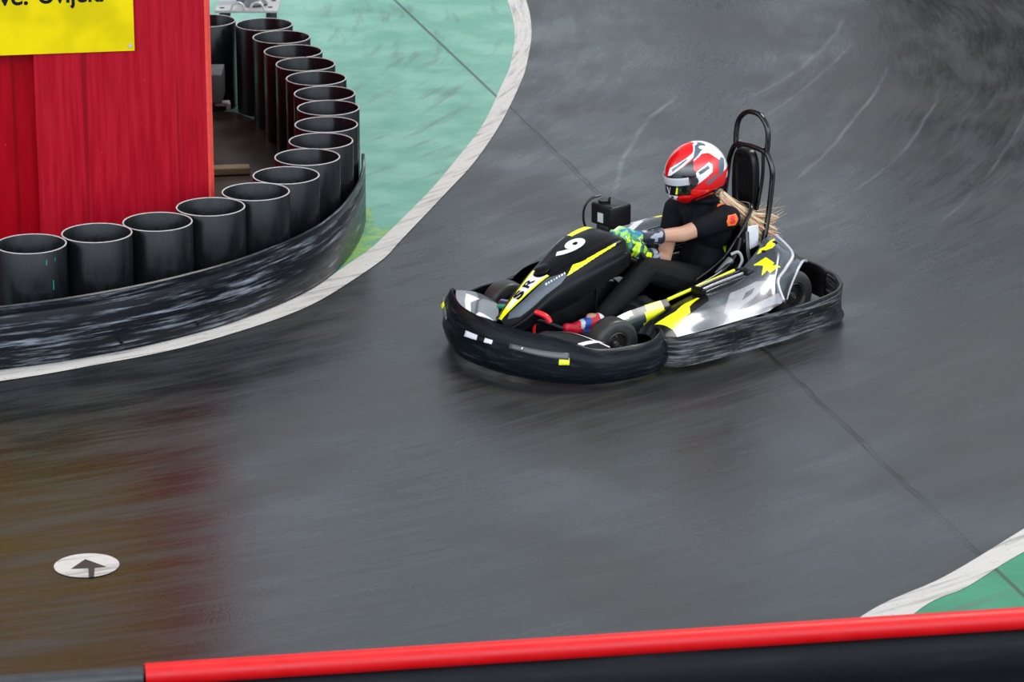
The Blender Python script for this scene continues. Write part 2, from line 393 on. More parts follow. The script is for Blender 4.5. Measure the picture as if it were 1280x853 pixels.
def band(name, path, prof, mats, parent=None, per=8, closed=False, cap=True):
    """sweep profile [(outward, z)] along plan path [(x, y, zoff, hscale)]; u = metres along, v = metres up"""
    P = [list(p) + [0, 1][len(p) - 2:] if len(p) < 4 else list(p) for p in path]
    Q = spline(P, per, closed); n = len(Q); bm = bmesh.new(); uvl = bm.loops.layers.uv.new('UVMap')
    R, L = [], [0.0]
    for i, q in enumerate(Q):
        a, b = (Q[i - 1], Q[(i + 1) % n]) if closed else (Q[max(0, i - 1)], Q[min(n - 1, i + 1)])
        d = Vector((b[0] - a[0], b[1] - a[1])); d.normalize(); nrm = Vector((d.y, -d.x))
        R.append([bm.verts.new((q[0] + nrm.x * o_, q[1] + nrm.y * o_, q[2] + z_ * q[3])) for o_, z_ in prof])
        if i: L.append(L[-1] + (Vector(q[:2]) - Vector(Q[i - 1][:2])).length)
    V = [0.0]
    for i in range(1, len(prof)): V.append(V[-1] + math.dist(prof[i], prof[i - 1]))
    m_ = len(prof)
    for i in range(n - 1):
        for j in range(m_):
            k = (j + 1) % m_
            f = bm.faces.new((R[i][j], R[i + 1][j], R[i + 1][k], R[i][k]))
            vv = V[j + 1] if j + 1 < m_ else V[j] + .02
            for lp, c in zip(f.loops, [(L[i], V[j]), (L[i + 1], V[j]), (L[i + 1], vv), (L[i], vv)]): lp[uvl].uv = c
    if cap: bm.faces.new(R[0]); bm.faces.new(R[-1][::-1])
    return obj(name, bm, mats, parent, angle=50)
M_belt = scuffed('scuffed_rubber_belt', (.007, .008, .011), (.33, .36, .41), (1.6, 30), (.49, .70), .2)
BELT = [(-4.6, -1.16), (-3.7, -.92), (-2.83, -0.53), (-2.41, -0.33), (-1.99, -0.04), (-1.57, 0.38), (-1.22, .92), (-1.045, 1.42), (-.955, 1.95), (-.932, 2.35), (-.945, 2.72)]
belt = band('rubber_belt', BELT, [(0, .004), (.012, .02), (.012, .30), (.004, .315), (.012, .328), (.010, .365), (0, .372), (-.012, .365), (-.012, .02)], M_belt)
tag(belt, 'scuffed black rubber belt curving around the foot of the pipes', 'barrier belt')
bm = bmesh.new()
for p in [(-2.2, -.20, .06), (-1.35, .74, .30), (-1.16, 1.2, .07), (-1.80, .14, .06)]:
    cyl(bm, (p[0] + .00, p[1] - .0, p[2]), (p[0] + .022, p[1] - .03, p[2]), .008, seg=10)
obj('bolt', bm, mat('dark_steel_bolt', (.02, .02, .022), .4, .6), belt)
# red boards and sign
def red_wood(name, a, b):
    t = NT(name); c = t.obj_coord(); n = t.noise(t.scl(c, 14, 14, .9), 2, 6, .6); g = t.noise(t.scl(c, 50, 50, 2.5), 2, 5, .7); l = t.noise(t.scl(c, 13, 13, .15), 1, 2, .4); sp = t.noise(t.scl(c, 60, 60, 14), 2, 3, .6)
    col = t.mix(t.step(n, .35, .65), a, b); col = t.mix(t.step(l, .66, .69, 0, .45), col, tuple(x * .35 for x in a))
    col = t.mix(t.step(sp, .71, .76, 0, .7), col, (.60, .40, .40)); col = t.mix(t.step(g, .64, .74, 0, .35), col, (.45, .07, .10))
    t.put(t.bsdf.inputs['Base Color'], col); t.bsdf.inputs['Roughness'].default_value = .42; t.bsdf.inputs['Specular IOR Level'].default_value = .15; t.bump(t.m('ADD', g, l), .3, .006); return t.mat
M_red1 = red_wood('red_painted_boards', (.36, .002, .012), (.46, .008, .022)); M_red2 = red_wood('deep_red_painted_boards', (.34, .0, .006), (.42, .001, .010))
M_edge = mat('lit_red_board_edge', (.80, .07, .05), .5, var=.25, vscale=30)  # lighter red stands in for light catching the board edge
YAW = math.radians(9)
def board(name, x0, x1, yoff, th, mats, label, z1=4.6):
    e_bm = bmesh.new(); box(e_bm, ((x0 + x1) / 2, yoff + th / 2, z1 / 2 + .004), (x1 - x0, th, z1), bev=.006)
    o = obj(name, e_bm, mats); o.location = (-1.78, 1.2, 0); o.rotation_euler = (0, 0, YAW)
    for p in o.data.polygons:
        if p.normal.x > .5 and len(mats) > 1: p.material_index = 1
    return tag(o, label, 'board')
wb = board('wooden_board', -1.018, -.02, 0, .13, [M_red1], 'weathered red painted wooden board under the sign, with an edge strip coloured as if lit')
bm = bmesh.new(); box(bm, (-.006, .02, 2.3), (.040, .030, 4.6), rot=Euler((0, 0, math.radians(52))), bev=.004); obj('lit_edge_strip', bm, M_edge, wb)  # added strip, coloured brighter to look like a lit edge
board('wooden_board', -4.5, -.90, .134, .10, [M_red2], 'smooth deep red board at the left picture edge')
e_bm = bmesh.new(); box(e_bm, (0, 0, 2.304), (.10, 3.5, 4.6), bev=.006); o = obj('wooden_board', e_bm, [M_red2]); o.location = (-2.36, 3.25, 0); o.rotation_euler = (0, 0, math.radians(5))  # unseen board added to redden pipe reflections and shade the island
tag(o, 'deep red side board added out of sight behind the front boards to mirror in the pipes', 'board')
sg = empty('sign', (-1.78, 1.2, 0)); sg.rotation_euler = (0, 0, YAW)
tag(sg, 'yellow sign with black lettering fixed to the red boards', 'sign')
def sign_mat():
    t = NT('yellow_sign_vinyl'); c = t.obj_coord(); n = t.noise(c, 2.2, 3); sp = t.noise(c, 70, 2)
    col = t.mix(t.step(n, .4, .65), (.86, .64, .0), (.66, .50, .0)); col = t.mix(t.step(sp, .74, .78, 0, .5), col, (.3, .2, .02))
    t.put(t.bsdf.inputs['Base Color'], col); t.bsdf.inputs['Roughness'].default_value = .4; t.bsdf.inputs['Specular IOR Level'].default_value = .15; t.bump(t.noise(c, 3, 2), .25, .02); return t.mat
bm = bmesh.new(); bmesh.ops.create_cube(bm, size=1); bmesh.ops.transform(bm, matrix=Matrix.Translation((-1.43, -.012, 1.92)) @ Matrix.Diagonal((2.0, .008, 1.0, 1)), verts=bm.verts[:])
obj('sign_panel', bm, sign_mat(), sg, smooth=False)
me = text_mesh('vijek.', .20, .004); bm = bmesh.new(); bm.from_mesh(me)
M_ink = mat('black_sign_ink', (.006, .003, .010), .5, spec=.15)
def put_text(txt, size, x_right, base, width, y=-.0175):
    me = text_mesh(txt, size, .003); xs = [v.co.x for v in me.vertices]; sc = width / (max(xs) - min(xs))
    for v in me.vertices: v.co.x *= sc
    mx = max(xs) * sc
    ref = text_mesh('v', size, .006); b0 = min(v.co.y for v in ref.vertices); d0 = 0
    m0 = text_mesh(txt.replace('j', 'i'), size, .006); b1 = min(v.co.y for v in m0.vertices)
    for v in me.vertices: v.co = Vector((x_right - mx + v.co.x, y, base + v.co.y - b1))
    return link('lettering', me, M_ink, sg)
bm.free()
put_text('Uvijek.', .15, -.60, 1.714, .375); put_text('ve.', .15, -1.035, 1.710, .17)
bm = bmesh.new(); cyl(bm, (-.455, -.016, 1.45), (-.455, -.021, 1.45), .012, seg=16)
obj('sign_fixing', bm, mat('pale_fixing', (.5, .47, .42), .4), sg)
# steel base plate with a raking strut behind the pipes
M_galv = mat('galvanised_steel', (.50, .48, .46), .38, .35, var=.3, vscale=15, bump=.1); M_strut = mat('blue_grey_painted_strut', (.10, .14, .17), .4, .2)
fx = empty('steel_bracket', (-1.93, 6.40, 0)); tag(fx, 'pale steel base plate with bolt holes and a raking strut behind the far pipes', 'bracket')
bm = bmesh.new(); box(bm, (0, 0, .50), (.46, .40, .02), bev=.005); obj('plate', bm, M_galv, fx)
bm = bmesh.new()
for x in (-.17, .17):
    for y in (-.14, .14): cyl(bm, (x, y, 0), (x, y, .49), .03, seg=16)
obj('leg', bm, mat('black_steel_legs', (.01, .01, .011), .5), fx)
bm = bmesh.new(); cyl(bm, (-.02, .06, .50), (-.16, .16, .95), .06, .055, 24); obj('strut', bm, M_strut, fx)
bm = bmesh.new(); cyl(bm, (.05, -.02, .505), (.03, 0, .62), .10, .03, 24); obj('gusset', bm, mat('scuffed_grey_gusset', (.16, .16, .18), .3, .5), fx)
for x, y in ((-.18, -.12), (.17, -.10), (.18, .12)):
    bm = bmesh.new(); cyl(bm, (x, y, .51), (x, y, .513), .018, seg=16); obj('bolt_hole', bm, mat('dark_hole', (.01, .01, .01), .7), fx)
for x in (-.06, .08):
    bm = bmesh.new(); tube(bm, [(x - .05, -.19, .51), (x - .035, -.19, .55), (x, -.19, .565), (x + .035, -.19, .55), (x + .05, -.19, .51)], .009); obj('hook', bm, M_galv, fx)
# dark unit standing inside the island
un = empty('equipment_box', (-2.15, 4.15, 0)); tag(un, 'dark grey equipment box coloured darker for roof shade, on black drum feet inside the island', 'equipment')
bm = bmesh.new(); box(bm, (0, 0, .47), (.42, .30, .20), bev=.01); obj('housing', bm, mat('dark_grey_casing_shaded', (.03, .026, .026), .5), un)  # casing darkened in colour to suggest roof shade
bm = bmesh.new(); cyl(bm, (-.02, 0, .0), (-.02, 0, .37), .12, seg=32); obj('drum_foot', bm, mat('black_drum', (.008, .008, .009), .5), un)
bm = bmesh.new(); box(bm, (.21, -.10, .36), (.10, .06, .03), bev=.006); box(bm, (.25, -.12, .345), (.03, .04, .05), bev=.006); obj('bracket', bm, mat('dull_steel', (.16, .15, .15), .4, .5), un)
bm = bmesh.new(); box(bm, (-1.86, 3.55, .035), (.26, .10, .05), rot=Euler((0, 0, .15)), bev=.012)
tag(obj('wooden_block', bm, mat('dusty_wood_shaded', (.17, .13, .07), .7, var=.4, vscale=20, bump=.3)), 'wooden block coloured darker for roof shade, lying on the brown ground inside the island', 'block')  # wood colour dimmed to stand in for roof shade

# ---------------------------------------------------------------- front barrier
fb = empty('track_barrier', (.34, -5.55, 0)); fb.rotation_euler = (0, 0, math.atan2(.60, 3.65))
tag(fb, 'black track barrier with a red top rail along the bottom edge', 'barrier')
M_rubber = scuffed('black_barrier_rubber', (.006, .007, .009), (.02, .022, .026), (1, 6), (.5, .8), .4)
M_redrail = mat('red_rail_plastic', (.66, .0, .003), .42, var=.12, vscale=8)
prof = [(-.06, .0), (.05, .0), (.055, .20), (.075, .26), (.075, .36), (.055, .40), (.02, .44), (-.06, .44)]
o = band('belt_wall', [(-3.4, .02), (-1.5, .02), (0, .02), (1.5, .02), (3.4, .02)], prof, M_rubber, fb)
bm = bmesh.new(); tube(bm, [(-1.86, 0, .47), (0, 0, .47), (3.4, 0, .47)], .048, 20, smooth=False); obj('red_rail', bm, M_redrail, fb)
bm = bmesh.new(); tube(bm, [(-3.4, 0, .462), (-2.6, 0, .462), (-1.87, 0, .462)], .044, 20, smooth=False); obj('dark_rail', bm, mat('dark_grey_rail', (.035, .037, .04), .4), fb)
# unseen far walls, added to darken reflections in the glossy ground
M_hall = mat('brown_far_wall', (.06, .045, .04), .7)
bm = bmesh.new(); box(bm, (9.4, 17, 2.6), (11.5, .3, 5.2)); tag(obj('wall_back_unseen', bm, M_hall, smooth=False), 'unseen dark brown wall added beyond the far bend', kind='structure')
bm = bmesh.new(); box(bm, (1.9, 17.1, .8), (3.6, .3, 1.6)); tag(obj('wall_back_unseen', bm, M_hall, smooth=False), 'unseen low dark brown wall added beyond the far bend', kind='structure')
for (x, w) in ((-1.3, 1.2), (2.5, .7)):  # unseen columns added to band the ground reflections
    bm = bmesh.new(); box(bm, (0, 0, 6), (w, .6, 12), bev=.03); o = obj('unseen_column_1', bm, M_hall, smooth=False); o.location = (x, 24, 0); tag(o, 'unseen dark column added beyond the far bend to band the reflections', kind='structure')

# ================================================================ GO-KART
KO = (0.85077, 0.38595, 0.0); KR = math.radians(220.3)
kart = empty('go_kart', KO, KR)
tag(kart, 'black and grey racing kart with yellow flashes and number nine on its nose', 'go-kart')
M_black = mat('gloss_black_bodywork', (.003, .003, .004), .30, coat=.05, var=.2, spec=.15)
M_blackm = mat('satin_black_plastic', (.004, .004, .005), .34, var=.3, spec=.18)
M_grey = mat('metallic_grey_bodywork', (.075, .085, .10), .27, .45, coat=.35, var=.15)
M_silver = mat('silver_white_bodywork', (.50, .49, .53), .25, .1, coat=.3, var=.1)
M_navy = mat('navy_bodywork', (.018, .02, .05), .25, coat=.5)
M_yellow = mat('fluorescent_yellow', (.86, .92, .0), .35, coat=.2, var=.06)
M_wht = mat('white_graphic', (.80, .78, .82), .3, var=.05)
M_tyre = mat('kart_tyre_rubber', (.030, .028, .027), .42, var=.4, vscale=25, bump=.15)
M_steel = mat('bright_steel', (.55, .54, .52), .25, .9)
M_tubem = mat('gloss_black_tube', (.003, .003, .0035), .12, coat=.4, spec=.4)
M_red = mat('red_pedal_paint', (.75, .01, .02), .3)
# --- bumpers
M_nose = scuffed('scuffed_nose_bumper', (.0035, .006, .0085), (.045, .055, .065), (5, 45), (.5, .78), .18)
M_side = scuffed('scraped_side_bumper', (.008, .009, .010), (.22, .23, .25), (3.0, 50), (.46, .68), .30, (.10, .085, .065))
# front bumper: path from the right front flank round the nose to the left flank joint
NOSE = [(.10, -.72, .0, .92), (.45, -.735, .0, .90), (.75, -.72, .0, .90), (1.00, -.63, .0, 1.0), (1.165, -.525, .0, 1.36), (1.28, -.38, 0, 1.46), (1.39, -.15, 0, 1.42), (1.41, .12, 0, 1.36),
        (1.37, .36, 0, 1.33), (1.28, .55, 0, 1.27), (1.10, .70, 0, .98), (.85, .755, 0, .92), (.69, .745, 0, .92), (.575, .69, 0, 1.02), (.55, .62, 0, 1.05)]
NP = [(-.05, .03), (-.015, .028), (.0, .05), (.012, .085), (.004, .115), (.008, .15), (-.010, .19), (-.034, .222), (-.042, .226), (-.048, .22), (-.03, .15), (-.03, .06)]
nose = band('front_bumper', NOSE, NP, M_nose, kart, per=10)
SIDE = [(.62, .66, 0, 1.05), (.545, .725, 0, 1.0), (.42, .752, 0, 1.0), (.1, .758, 0, 1.0), (-.3, .758, 0, 1.02), (-.62, .74, 0, 1.08), (-.76, .68, .0, 1.12), (-.86, .56, 0, 1.12), (-.92, .42, 0, 1.12)]
SP = [(-.04, .03), (-.008, .028), (.004, .05), (.008, .095), (.0, .11), (.009, .13), (.004, .175), (-.008, .196), (-.022, .198), (-.028, .19), (-.02, .12), (-.025, .05)]
side = band('side_bumper', SIDE, [(-a, z) for a, z in SP], M_side, kart, per=10)
sideR = band('side_bumper', [(x, -y * .95, z, h) for x, y, z, h in SIDE], SP, M_side, kart, per=8)
rear = band('rear_bumper', [(-.90, .44, 0, 1.1), (-.955, .30, 0, 1.1), (-.98, .0, 0, 1.1), (-.955, -.30, 0, 1.1), (-.89, -.44, 0, 1.1)], [(-a, z) for a, z in SP], M_blackm, kart)
bm = bmesh.new()
for x in (-.45, .05, .38): cyl(bm, (x, .755, .14), (x, .775, .14), .009, seg=12)
obj('bolt', bm, M_steel, side)
def slot(x0, x1, z, h, m_, tgt, off=.004, name='bumper_inset', par=None):
    """small panel lying on the nose bumper between plan angles"""
    Q = spline(NOSE, 24)
    return Q
def nose_panel(name, t0, t1, z0a, z1a, z0b, z1b, m_, out=.016):
    rows = []
    for i in range(13):
        f = i / 12; t = t0 + (t1 - t0) * f; q = cr(NOSE, t); a = cr(NOSE, max(0, t - .05)); b = cr(NOSE, t + .05)
        d = Vector((b[0] - a[0], b[1] - a[1])).normalized(); n = Vector((d.y, -d.x))
        zl = z0a + (z0b - z0a) * f; zh = z1a + (z1b - z1a) * f
        rows.append([(q[0] + n.x * (out - .004 * k), q[1] + n.y * (out - .004 * k), zl + (zh - zl) * k / 3) for k in range(4)])
    bm = bmesh.new(); grid(bm, rows); o = obj(name, bm, m_, nose); solidify(o, .006, 0); return o
nose_panel('bumper_slot', 6.40, 7.25, .190, .222, .200, .220, M_wht, .015)
nose_panel('bumper_slot_divider', 6.80, 7.02, .188, .224, .192, .222, M_blackm, .018)
nose_panel('side_slot', 7.75, 9.35, .205, .228, .180, .215, mat('grey_bumper_inset', (.10, .10, .105), .3), .014)
nose_panel('yellow_mark', 9.12, 9.36, .150, .185, .152, .188, M_yellow, .018)
nose_panel('side_slot', 4.45, 5.35, .245, .275, .20, .225, mat('grey_bumper_inset', (.16, .16, .165), .3), .013)
nose_panel('yellow_mark', 4.72, 4.92, .243, .262, .235, .256, M_yellow, .018)
q = cr(NOSE, 8.1); bm = bmesh.new(); bmesh.ops.create_uvsphere(bm, u_segments=12, v_segments=8, radius=.009); bmesh.ops.translate(bm, vec=(q[0] + .012, q[1] + .008, .215), verts=bm.verts[:]); obj('bolt', bm, M_steel, nose)
# --- corner deflectors inside the nose
def patch(name, rows, m_, par, th=.004, pu=4, pv=4, paintfn=None, fine=False):
    bm = bmesh.new(); grid(bm, loft(rows, pu, pv)); o = obj(name, bm, m_, par, angle=60); solidify(o, th, 0)
    if paintfn: paint(o.data, paintfn)
    return o
DG = mat('dark_grey_deflector', (.05, .053, .06), .22, coat=.6); SGr = mat('satin_grey_deflector', (.16, .16, .175), .25, coat=.4)
patch('corner_deflector', [[(1.09, -.52, .275), (1.02, -.44, .27), (.97, -.36, .24)], [(1.21, -.37, .285), (1.12, -.29, .275), (1.03, -.22, .24)], [(1.34, -.14, .275), (1.26, -.09, .26), (1.18, -.05, .22)]], [SGr, M_wht, DG], kart, .006, 44, 44,
      lambda c, n: 1 if pip(c.x, c.y, [(1.09, -.43), (1.09, -.31), (1.186, -.275), (1.32, -.11), (1.33, -.14), (1.20, -.31)]) or pip(c.x, c.y, [(1.31, -.10), (1.235, -.14), (1.20, -.06), (1.24, -.02)]) else (0 if c.y < -.43 + (c.x - 1.09) * 1.2 else 2))
patch('corner_deflector', [[(1.30, .42, .285), (1.20, .38, .275), (1.12, .34, .24)], [(1.20, .58, .265), (1.10, .50, .27), (1.03, .42, .23)], [(1.00, .70, .19), (.94, .60, .20), (.92, .52, .17)]], [M_blackm, M_wht, M_yellow], kart, .006, 60, 60,
      lambda c, n: 1 if (c.y > .33 and abs((c.x - 1.06) + (c.y - .52) * .8) < .012) or (c.y > .575 + (c.x - 1.0) * .2 and c.y < .60 + (c.x - 1.0) * .2) else (2 if abs(c.y - .515) < .022 and c.x < 1.0 else 0))
# --- wheels
def wheel(x, y, r, w, steer=0, flip=1, drive=False):
    M = Matrix.Translation((x, y, r)) @ Matrix.Rotation(steer, 4, 'Z') @ Matrix.Rotation(-PI / 2 * flip, 4, 'X')
    h = w / 2
    bm = bmesh.new()
    lathe(bm, [(r * .47, -h * .82), (r * .55, -h * .98), (r * .80, -h * 1.0), (r * .93, -h * .90), (r * .985, -h * .74), (r, -h * .5), (r, 0), (r, h * .5), (r * .985, h * .74), (r * .93, h * .90), (r * .80, h * 1.0), (r * .55, h * .98), (r * .47, h * .82)], 56, M)
    ty = obj('tyre', bm, M_tyre, kart)
    bm = bmesh.new()
    lathe(bm, [(r * .50, h * .86), (r * .47, h * .88), (r * .44, h * .80), (r * .42, h * .45), (r * .20, h * .38), (r * .18, h * .60), (r * .05, h * .62), (.0005, h * .62)], 40, M)
    lathe(bm, [(r * .50, -h * .86), (r * .47, -h * .88), (r * .44, -h * .80), (r * .42, -h * .45), (.0005, -h * .40)], 40, M)
    rm = obj('wheel_rim', bm, mat('dark_alloy_rim', (.10, .09, .085), .3, .8), ty)
    bm = bmesh.new()
    for k in range(3):
        a = k * 2 * PI / 3 + .4; p = M @ Vector((math.cos(a) * r * .3, math.sin(a) * r * .3, h * .42)); p2 = M @ Vector((math.cos(a) * r * .3, math.sin(a) * r * .3, h * .52))
        cyl(bm, p, p2, r * .05, seg=10)
    p = M @ Vector((0, 0, h * .6)); p2 = M @ Vector((0, 0, h * .78)); cyl(bm, p, p2, r * .10, seg=14)
    obj('wheel_nut', bm, M_steel, ty)
wheel(.76, .44, .138, .13, math.radians(-9), 1); wheel(.76, -.47, .138, .13, math.radians(-11), -1)
wheel(-.60, .41, .146, .19, 0, 1); wheel(-.60, -.44, .146, .19, 0, -1)
# --- chassis
M_chas = mat('black_chassis_tube', (.012, .012, .013), .35)
bm = bmesh.new()
for s in (1, -1):
    tube(bm, [(-.85, .26 * s, .075), (-.3, .28 * s, .075), (.25, .28 * s, .075), (.8, .22 * s, .075), (1.2, .14 * s, .085)], .016)
tube(bm, [(-.60, -.36, .146), (-.60, .36, .146)], .02, smooth=False); tube(bm, [(.76, -.38, .12), (.76, .38, .12)], .014, smooth=False)
tube(bm, [(.35, -.28, .075), (.35, .28, .075)], .014, smooth=False); tube(bm, [(1.05, -.2, .08), (1.05, .2, .08)], .014, smooth=False)
for s in (1, -1):
    tube(bm, [(-.3, .28 * s, .085), (-.3, .70 * s, .10)], .012, smooth=False); tube(bm, [(.3, .28 * s, .085), (.3, .70 * s, .10)], .012, smooth=False); tube(bm, [(1.1, .18 * s, .09), (1.32, .2 * s, .12)], .012, smooth=False)
obj('chassis', bm, M_chas, kart)
bm = bmesh.new(); box(bm, (.62, 0, .055), (1.15, .52, .006), bev=.001); obj('floor_tray', bm, mat('dull_floor_tray', (.02, .02, .022), .4), kart)
# --- front fairing
ST = [(1.205, .245, .022, .05), (1.16, .285, .042, .10), (1.08, .345, .058, .14), (1.0, .402, .068, .17), (.92, .452, .080, .19), (.84, .488, .100, .20), (.76, .522, .124, .20), (.68, .555, .148, .19), (.60, .582, .165, .18), (.52, .603, .175, .17), (.45, .612, .170, .15), (.41, .602, .150, .12)]
rows = []
for x, T, w, dp in ST:
    rows.append([(x, -w - .05, T - dp), (x, -w - .048, T - dp * .55), (x, -w - .03, T - .06 * min(1, dp * 8)), (x, -w, T - .006), (x, -w * .55, T + .006), (x, 0, T + .010), (x, w * .55, T + .006), (x, w, T - .006), (x, w + .03, T - .06 * min(1, dp * 8)), (x, w + .048, T - dp * .55), (x, w + .05, T - dp)])
bm = bmesh.new(); grid(bm, loft(rows, 30, 24)); fair = obj('front_fairing', bm, [M_black, M_grey, M_yellow, M_wht], kart, angle=70); solidify(fair, .006)
def wof(x):
    for a, b in zip(ST, ST[1:]):
        if b[0] <= x <= a[0]:
            f = (a[0] - x) / (a[0] - b[0]); return a[2] + (b[2] - a[2]) * f, a[1] + (b[1] - a[1]) * f
    return (.02, .24) if x > 1.2 else (.15, .6)
F_STRIPE = [(.825, -.330), (.772, -.395), (.722, -.386), (.500, -.425), (.515, -.405), (.589, -.387), (.735, -.349)]
F_BAND = [(1.16, -.262), (1.071, -.301), (.923, -.384), (.823, -.360), (.825, -.330), (.864, -.299), (.96, -.265), (1.041, -.222), (1.12, -.195), (1.18, -.22)]
def fp(c, n):
    ay = abs(c.y); q = ay - c.z
    if n.z < -.05 and ay < .09: return 0
    if c.x > .905:
        w = .017 + (1.18 - c.x) * .185
        if ay < w and n.z > .2:
            if math.hypot((c.x - .895) / .05, c.y / .05) < 1: return 0
            return 2 if (ay > w - .013 or c.x > 1.150) else 3
    if c.y < 0 and .42 < c.x < .585 and -.150 < c.y < -.085 + (c.x - .42) * -.12: return 2
    if c.y > 0 and pip(c.x, q, F_STRIPE): return 2
    if pip(c.x, q, F_BAND): return 1
    if c.y < 0 and .60 < c.x < .84 and abs(ay - .85 * 0 - (.155 - (c.x - .60) * .17)) < .008: return 1
    return 0
paint(fair.data, fp)
bm = bmesh.new(); lathe(bm, [(.0005, .012), (.03, .011), (.043, .006), (.046, -.002)], 32, Matrix.Translation((.895, 0, .482)) @ Matrix.Rotation(math.radians(26), 4, 'Y')); obj('fairing_cap', bm, M_blackm, fair)
up = Vector((-1, 0, .42)).normalized()
tm = text_mesh('9', .235, .010); on_surface(tm, fair, (.685, -.012, .56), (0, 1.0, 0), (-1, 0, 0), (0, 0, -1), .003, 'race_number', M_wht, fair)
tm = text_mesh('S', .088, .0045); on_surface(tm, fair, (1.065, .0, .4), (-1.15, 0, 0), (0, -.85, 0), (0, 0, -1), .003, 'lettering', M_ink, fair)
tm = text_mesh('R', .085, .0015); on_surface(tm, fair, (.995, .0, .4), (-1.15, 0, 0), (0, -.85, 0), (0, 0, -1), .003, 'lettering', M_ink, fair)
bm = bmesh.new()
for k, w in enumerate((.012, .008, .010, .006, .010, .009, .012, .008)): box(bm, (-.055 + k * .016, 0, 0), (w, .007, .0001))
me = mesh_from_bm('logo_strip', bm, False); on_surface(me, fair, (.885, .100, .4), (-.97, .26, 0), (-.10, -.75, 0), (0, 0, -1), .003, 'logo_strip', M_wht, fair)
# --- centre console under the steering column
bm = bmesh.new()
rows = [[(x, s * w * a, z0 + (z1 - z0) * b) for a, b in ((-1, 0), (-1, .8), (-.85, 1), (0, 1.02), (.85, 1), (1, .8), (1, 0))] for x, w, z0, z1, s in ((.98, .06, .08, .20, 1), (.85, .075, .08, .28, 1), (.70, .085, .08, .345, 1), (.55, .09, .08, .37, 1), (.42, .09, .08, .35, 1), (.36, .085, .08, .30, 1))]
grid(bm, rows); bm.faces.new([v for v in bm.verts[:7]][::-1]); obj('centre_console', bm, M_blackm, kart, angle=30)
bm = bmesh.new(); tube(bm, [(1.02, .075, .21), (.94, .082, .285), (.83, .090, .345), (.70, .094, .365), (.55, .096, .372), (.45, .094, .352)], .006); obj('console_edge_highlight', bm, mat('grey_painted_highlight', (.16, .17, .18), .3), kart)  # grey tube imitates the highlight along the console top edge
bm = bmesh.new(); box(bm, (.575, .095, .25), (.006, .012, .22)); obj('console_seam', bm, M_chas, kart)
# --- fuel tank area box with filler and loop
bm = bmesh.new(); box(bm, (.145, -.265, .612), (.155, .18, .125), bev=.014); tk = obj('control_box', bm, mat('satin_black_case', (.008, .0075, .009), .32, spec=.3), kart)
bm = bmesh.new(); cyl(bm, (.165, -.30, .672), (.165, -.30, .688), .036, seg=24); cyl(bm, (.15, -.28, .685), (.14, -.28, .702), .007, seg=8); obj('filler_cap', bm, M_blackm, tk)
bm = bmesh.new(); box(bm, (.227, -.265, .60), (.004, .045, .055)); obj('label_plate', bm, mat('pale_label', (.5, .52, .5), .5), tk)
bm = bmesh.new(); tube(bm, [(.26, -.33, .49), (.285, -.345, .58), (.28, -.34, .66), (.25, -.32, .705), (.19, -.31, .715)], .007); obj('hose', bm, M_tubem, tk)
bm = bmesh.new(); box(bm, (.17, -.26, .52), (.10, .10, .07), bev=.01); tube(bm, [(.17, -.26, .5), (.25, -.2, .3), (.3, -.2, .09)], .014); obj('box_bracket', bm, M_chas, tk)
# --- right-hand pod (far side)
patch('side_pod', [[(.52, -.70, .19), (.50, -.60, .28), (.46, -.46, .34), (.44, -.34, .30)], [(.25, -.71, .20), (.22, -.60, .36), (.18, -.44, .44), (.16, -.30, .42)], [(-.05, -.71, .20), (-.08, -.60, .36), (-.10, -.44, .45), (-.12, -.30, .44)], [(-.4, -.70, .22), (-.42, -.58, .38), (-.44, -.42, .46), (-.46, -.32, .44)], [(-.72, -.66, .28), (-.72, -.55, .38), (-.72, -.42, .42), (-.72, -.34, .40)]], [M_grey, M_wht, M_yellow, M_black], kart, .006, 16, 16,
      lambda c, n: 1 if pip(c.x, c.y, [(-.10, -.34), (-.08, -.375), (-.585, -.64), (-.62, -.60)]) or pip(c.x, c.y, [(-.08, -.46), (-.22, -.40), (-.28, -.43), (-.16, -.52), (-.02, -.54)]) else (3 if c.x > .33 else (2 if (-.40 < c.x < -.34 and -.46 < c.y < -.40) else 0)))
# engine on the right
eg = obj('engine', (lambda b: (box(b, (-.35, -.26, .20), (.26, .16, .22), bev=.02), [box(b, (-.35, -.26, .33 + .018 * k), (.18, .14, .007), bev=.002) for k in range(6)], cyl(b, (-.25, -.3, .2), (-.1, -.3, .24), .05, .04), b)[-1])(bmesh.new()), mat('cast_grey_engine', (.13, .13, .135), .4, .7), kart)
# --- left pod
POD = [
 [(.70, .700, .165), (.665, .66, .185), (.64, .60, .19), (.62, .54, .18), (.60, .47, .16)],
 [(.55, .715, .185), (.54, .66, .215), (.52, .60, .235), (.50, .52, .235), (.48, .44, .21)],
 [(.35, .735, .190), (.35, .68, .235), (.35, .62, .270), (.34, .53, .285), (.33, .43, .25)],
 [(.12, .740, .195), (.12, .68, .235), (.12, .62, .270), (.12, .54, .295), (.12, .42, .285)],
 [(-.12, .740, .200), (-.13, .68, .240), (-.14, .60, .280), (-.15, .51, .310), (-.17, .40, .31)],
 [(-.21, .725, .210), (-.27, .64, .265), (-.34, .55, .325), (-.41, .45, .372), (-.44, .33, .40)],
 [(-.28, .705, .212), (-.34, .60, .295), (-.44, .52, .355), (-.53, .42, .415), (-.56, .27, .445)],
 [(-.32, .680, .215), (-.37, .58, .295), (-.505, .505, .330), (-.63, .43, .378), (-.665, .26, .440)]]
bm = bmesh.new(); grid(bm, loft(POD, 44, 44)); pod = obj('side_pod', bm, [M_grey, M_black, M_yellow, M_wht, M_navy, mat('pale_grey_graphic', (.26, .26, .29), .3, coat=.2)], kart, angle=70); solidify(pod, .006)
PODP = []   # filled below: (material index, polygon in local x,y)
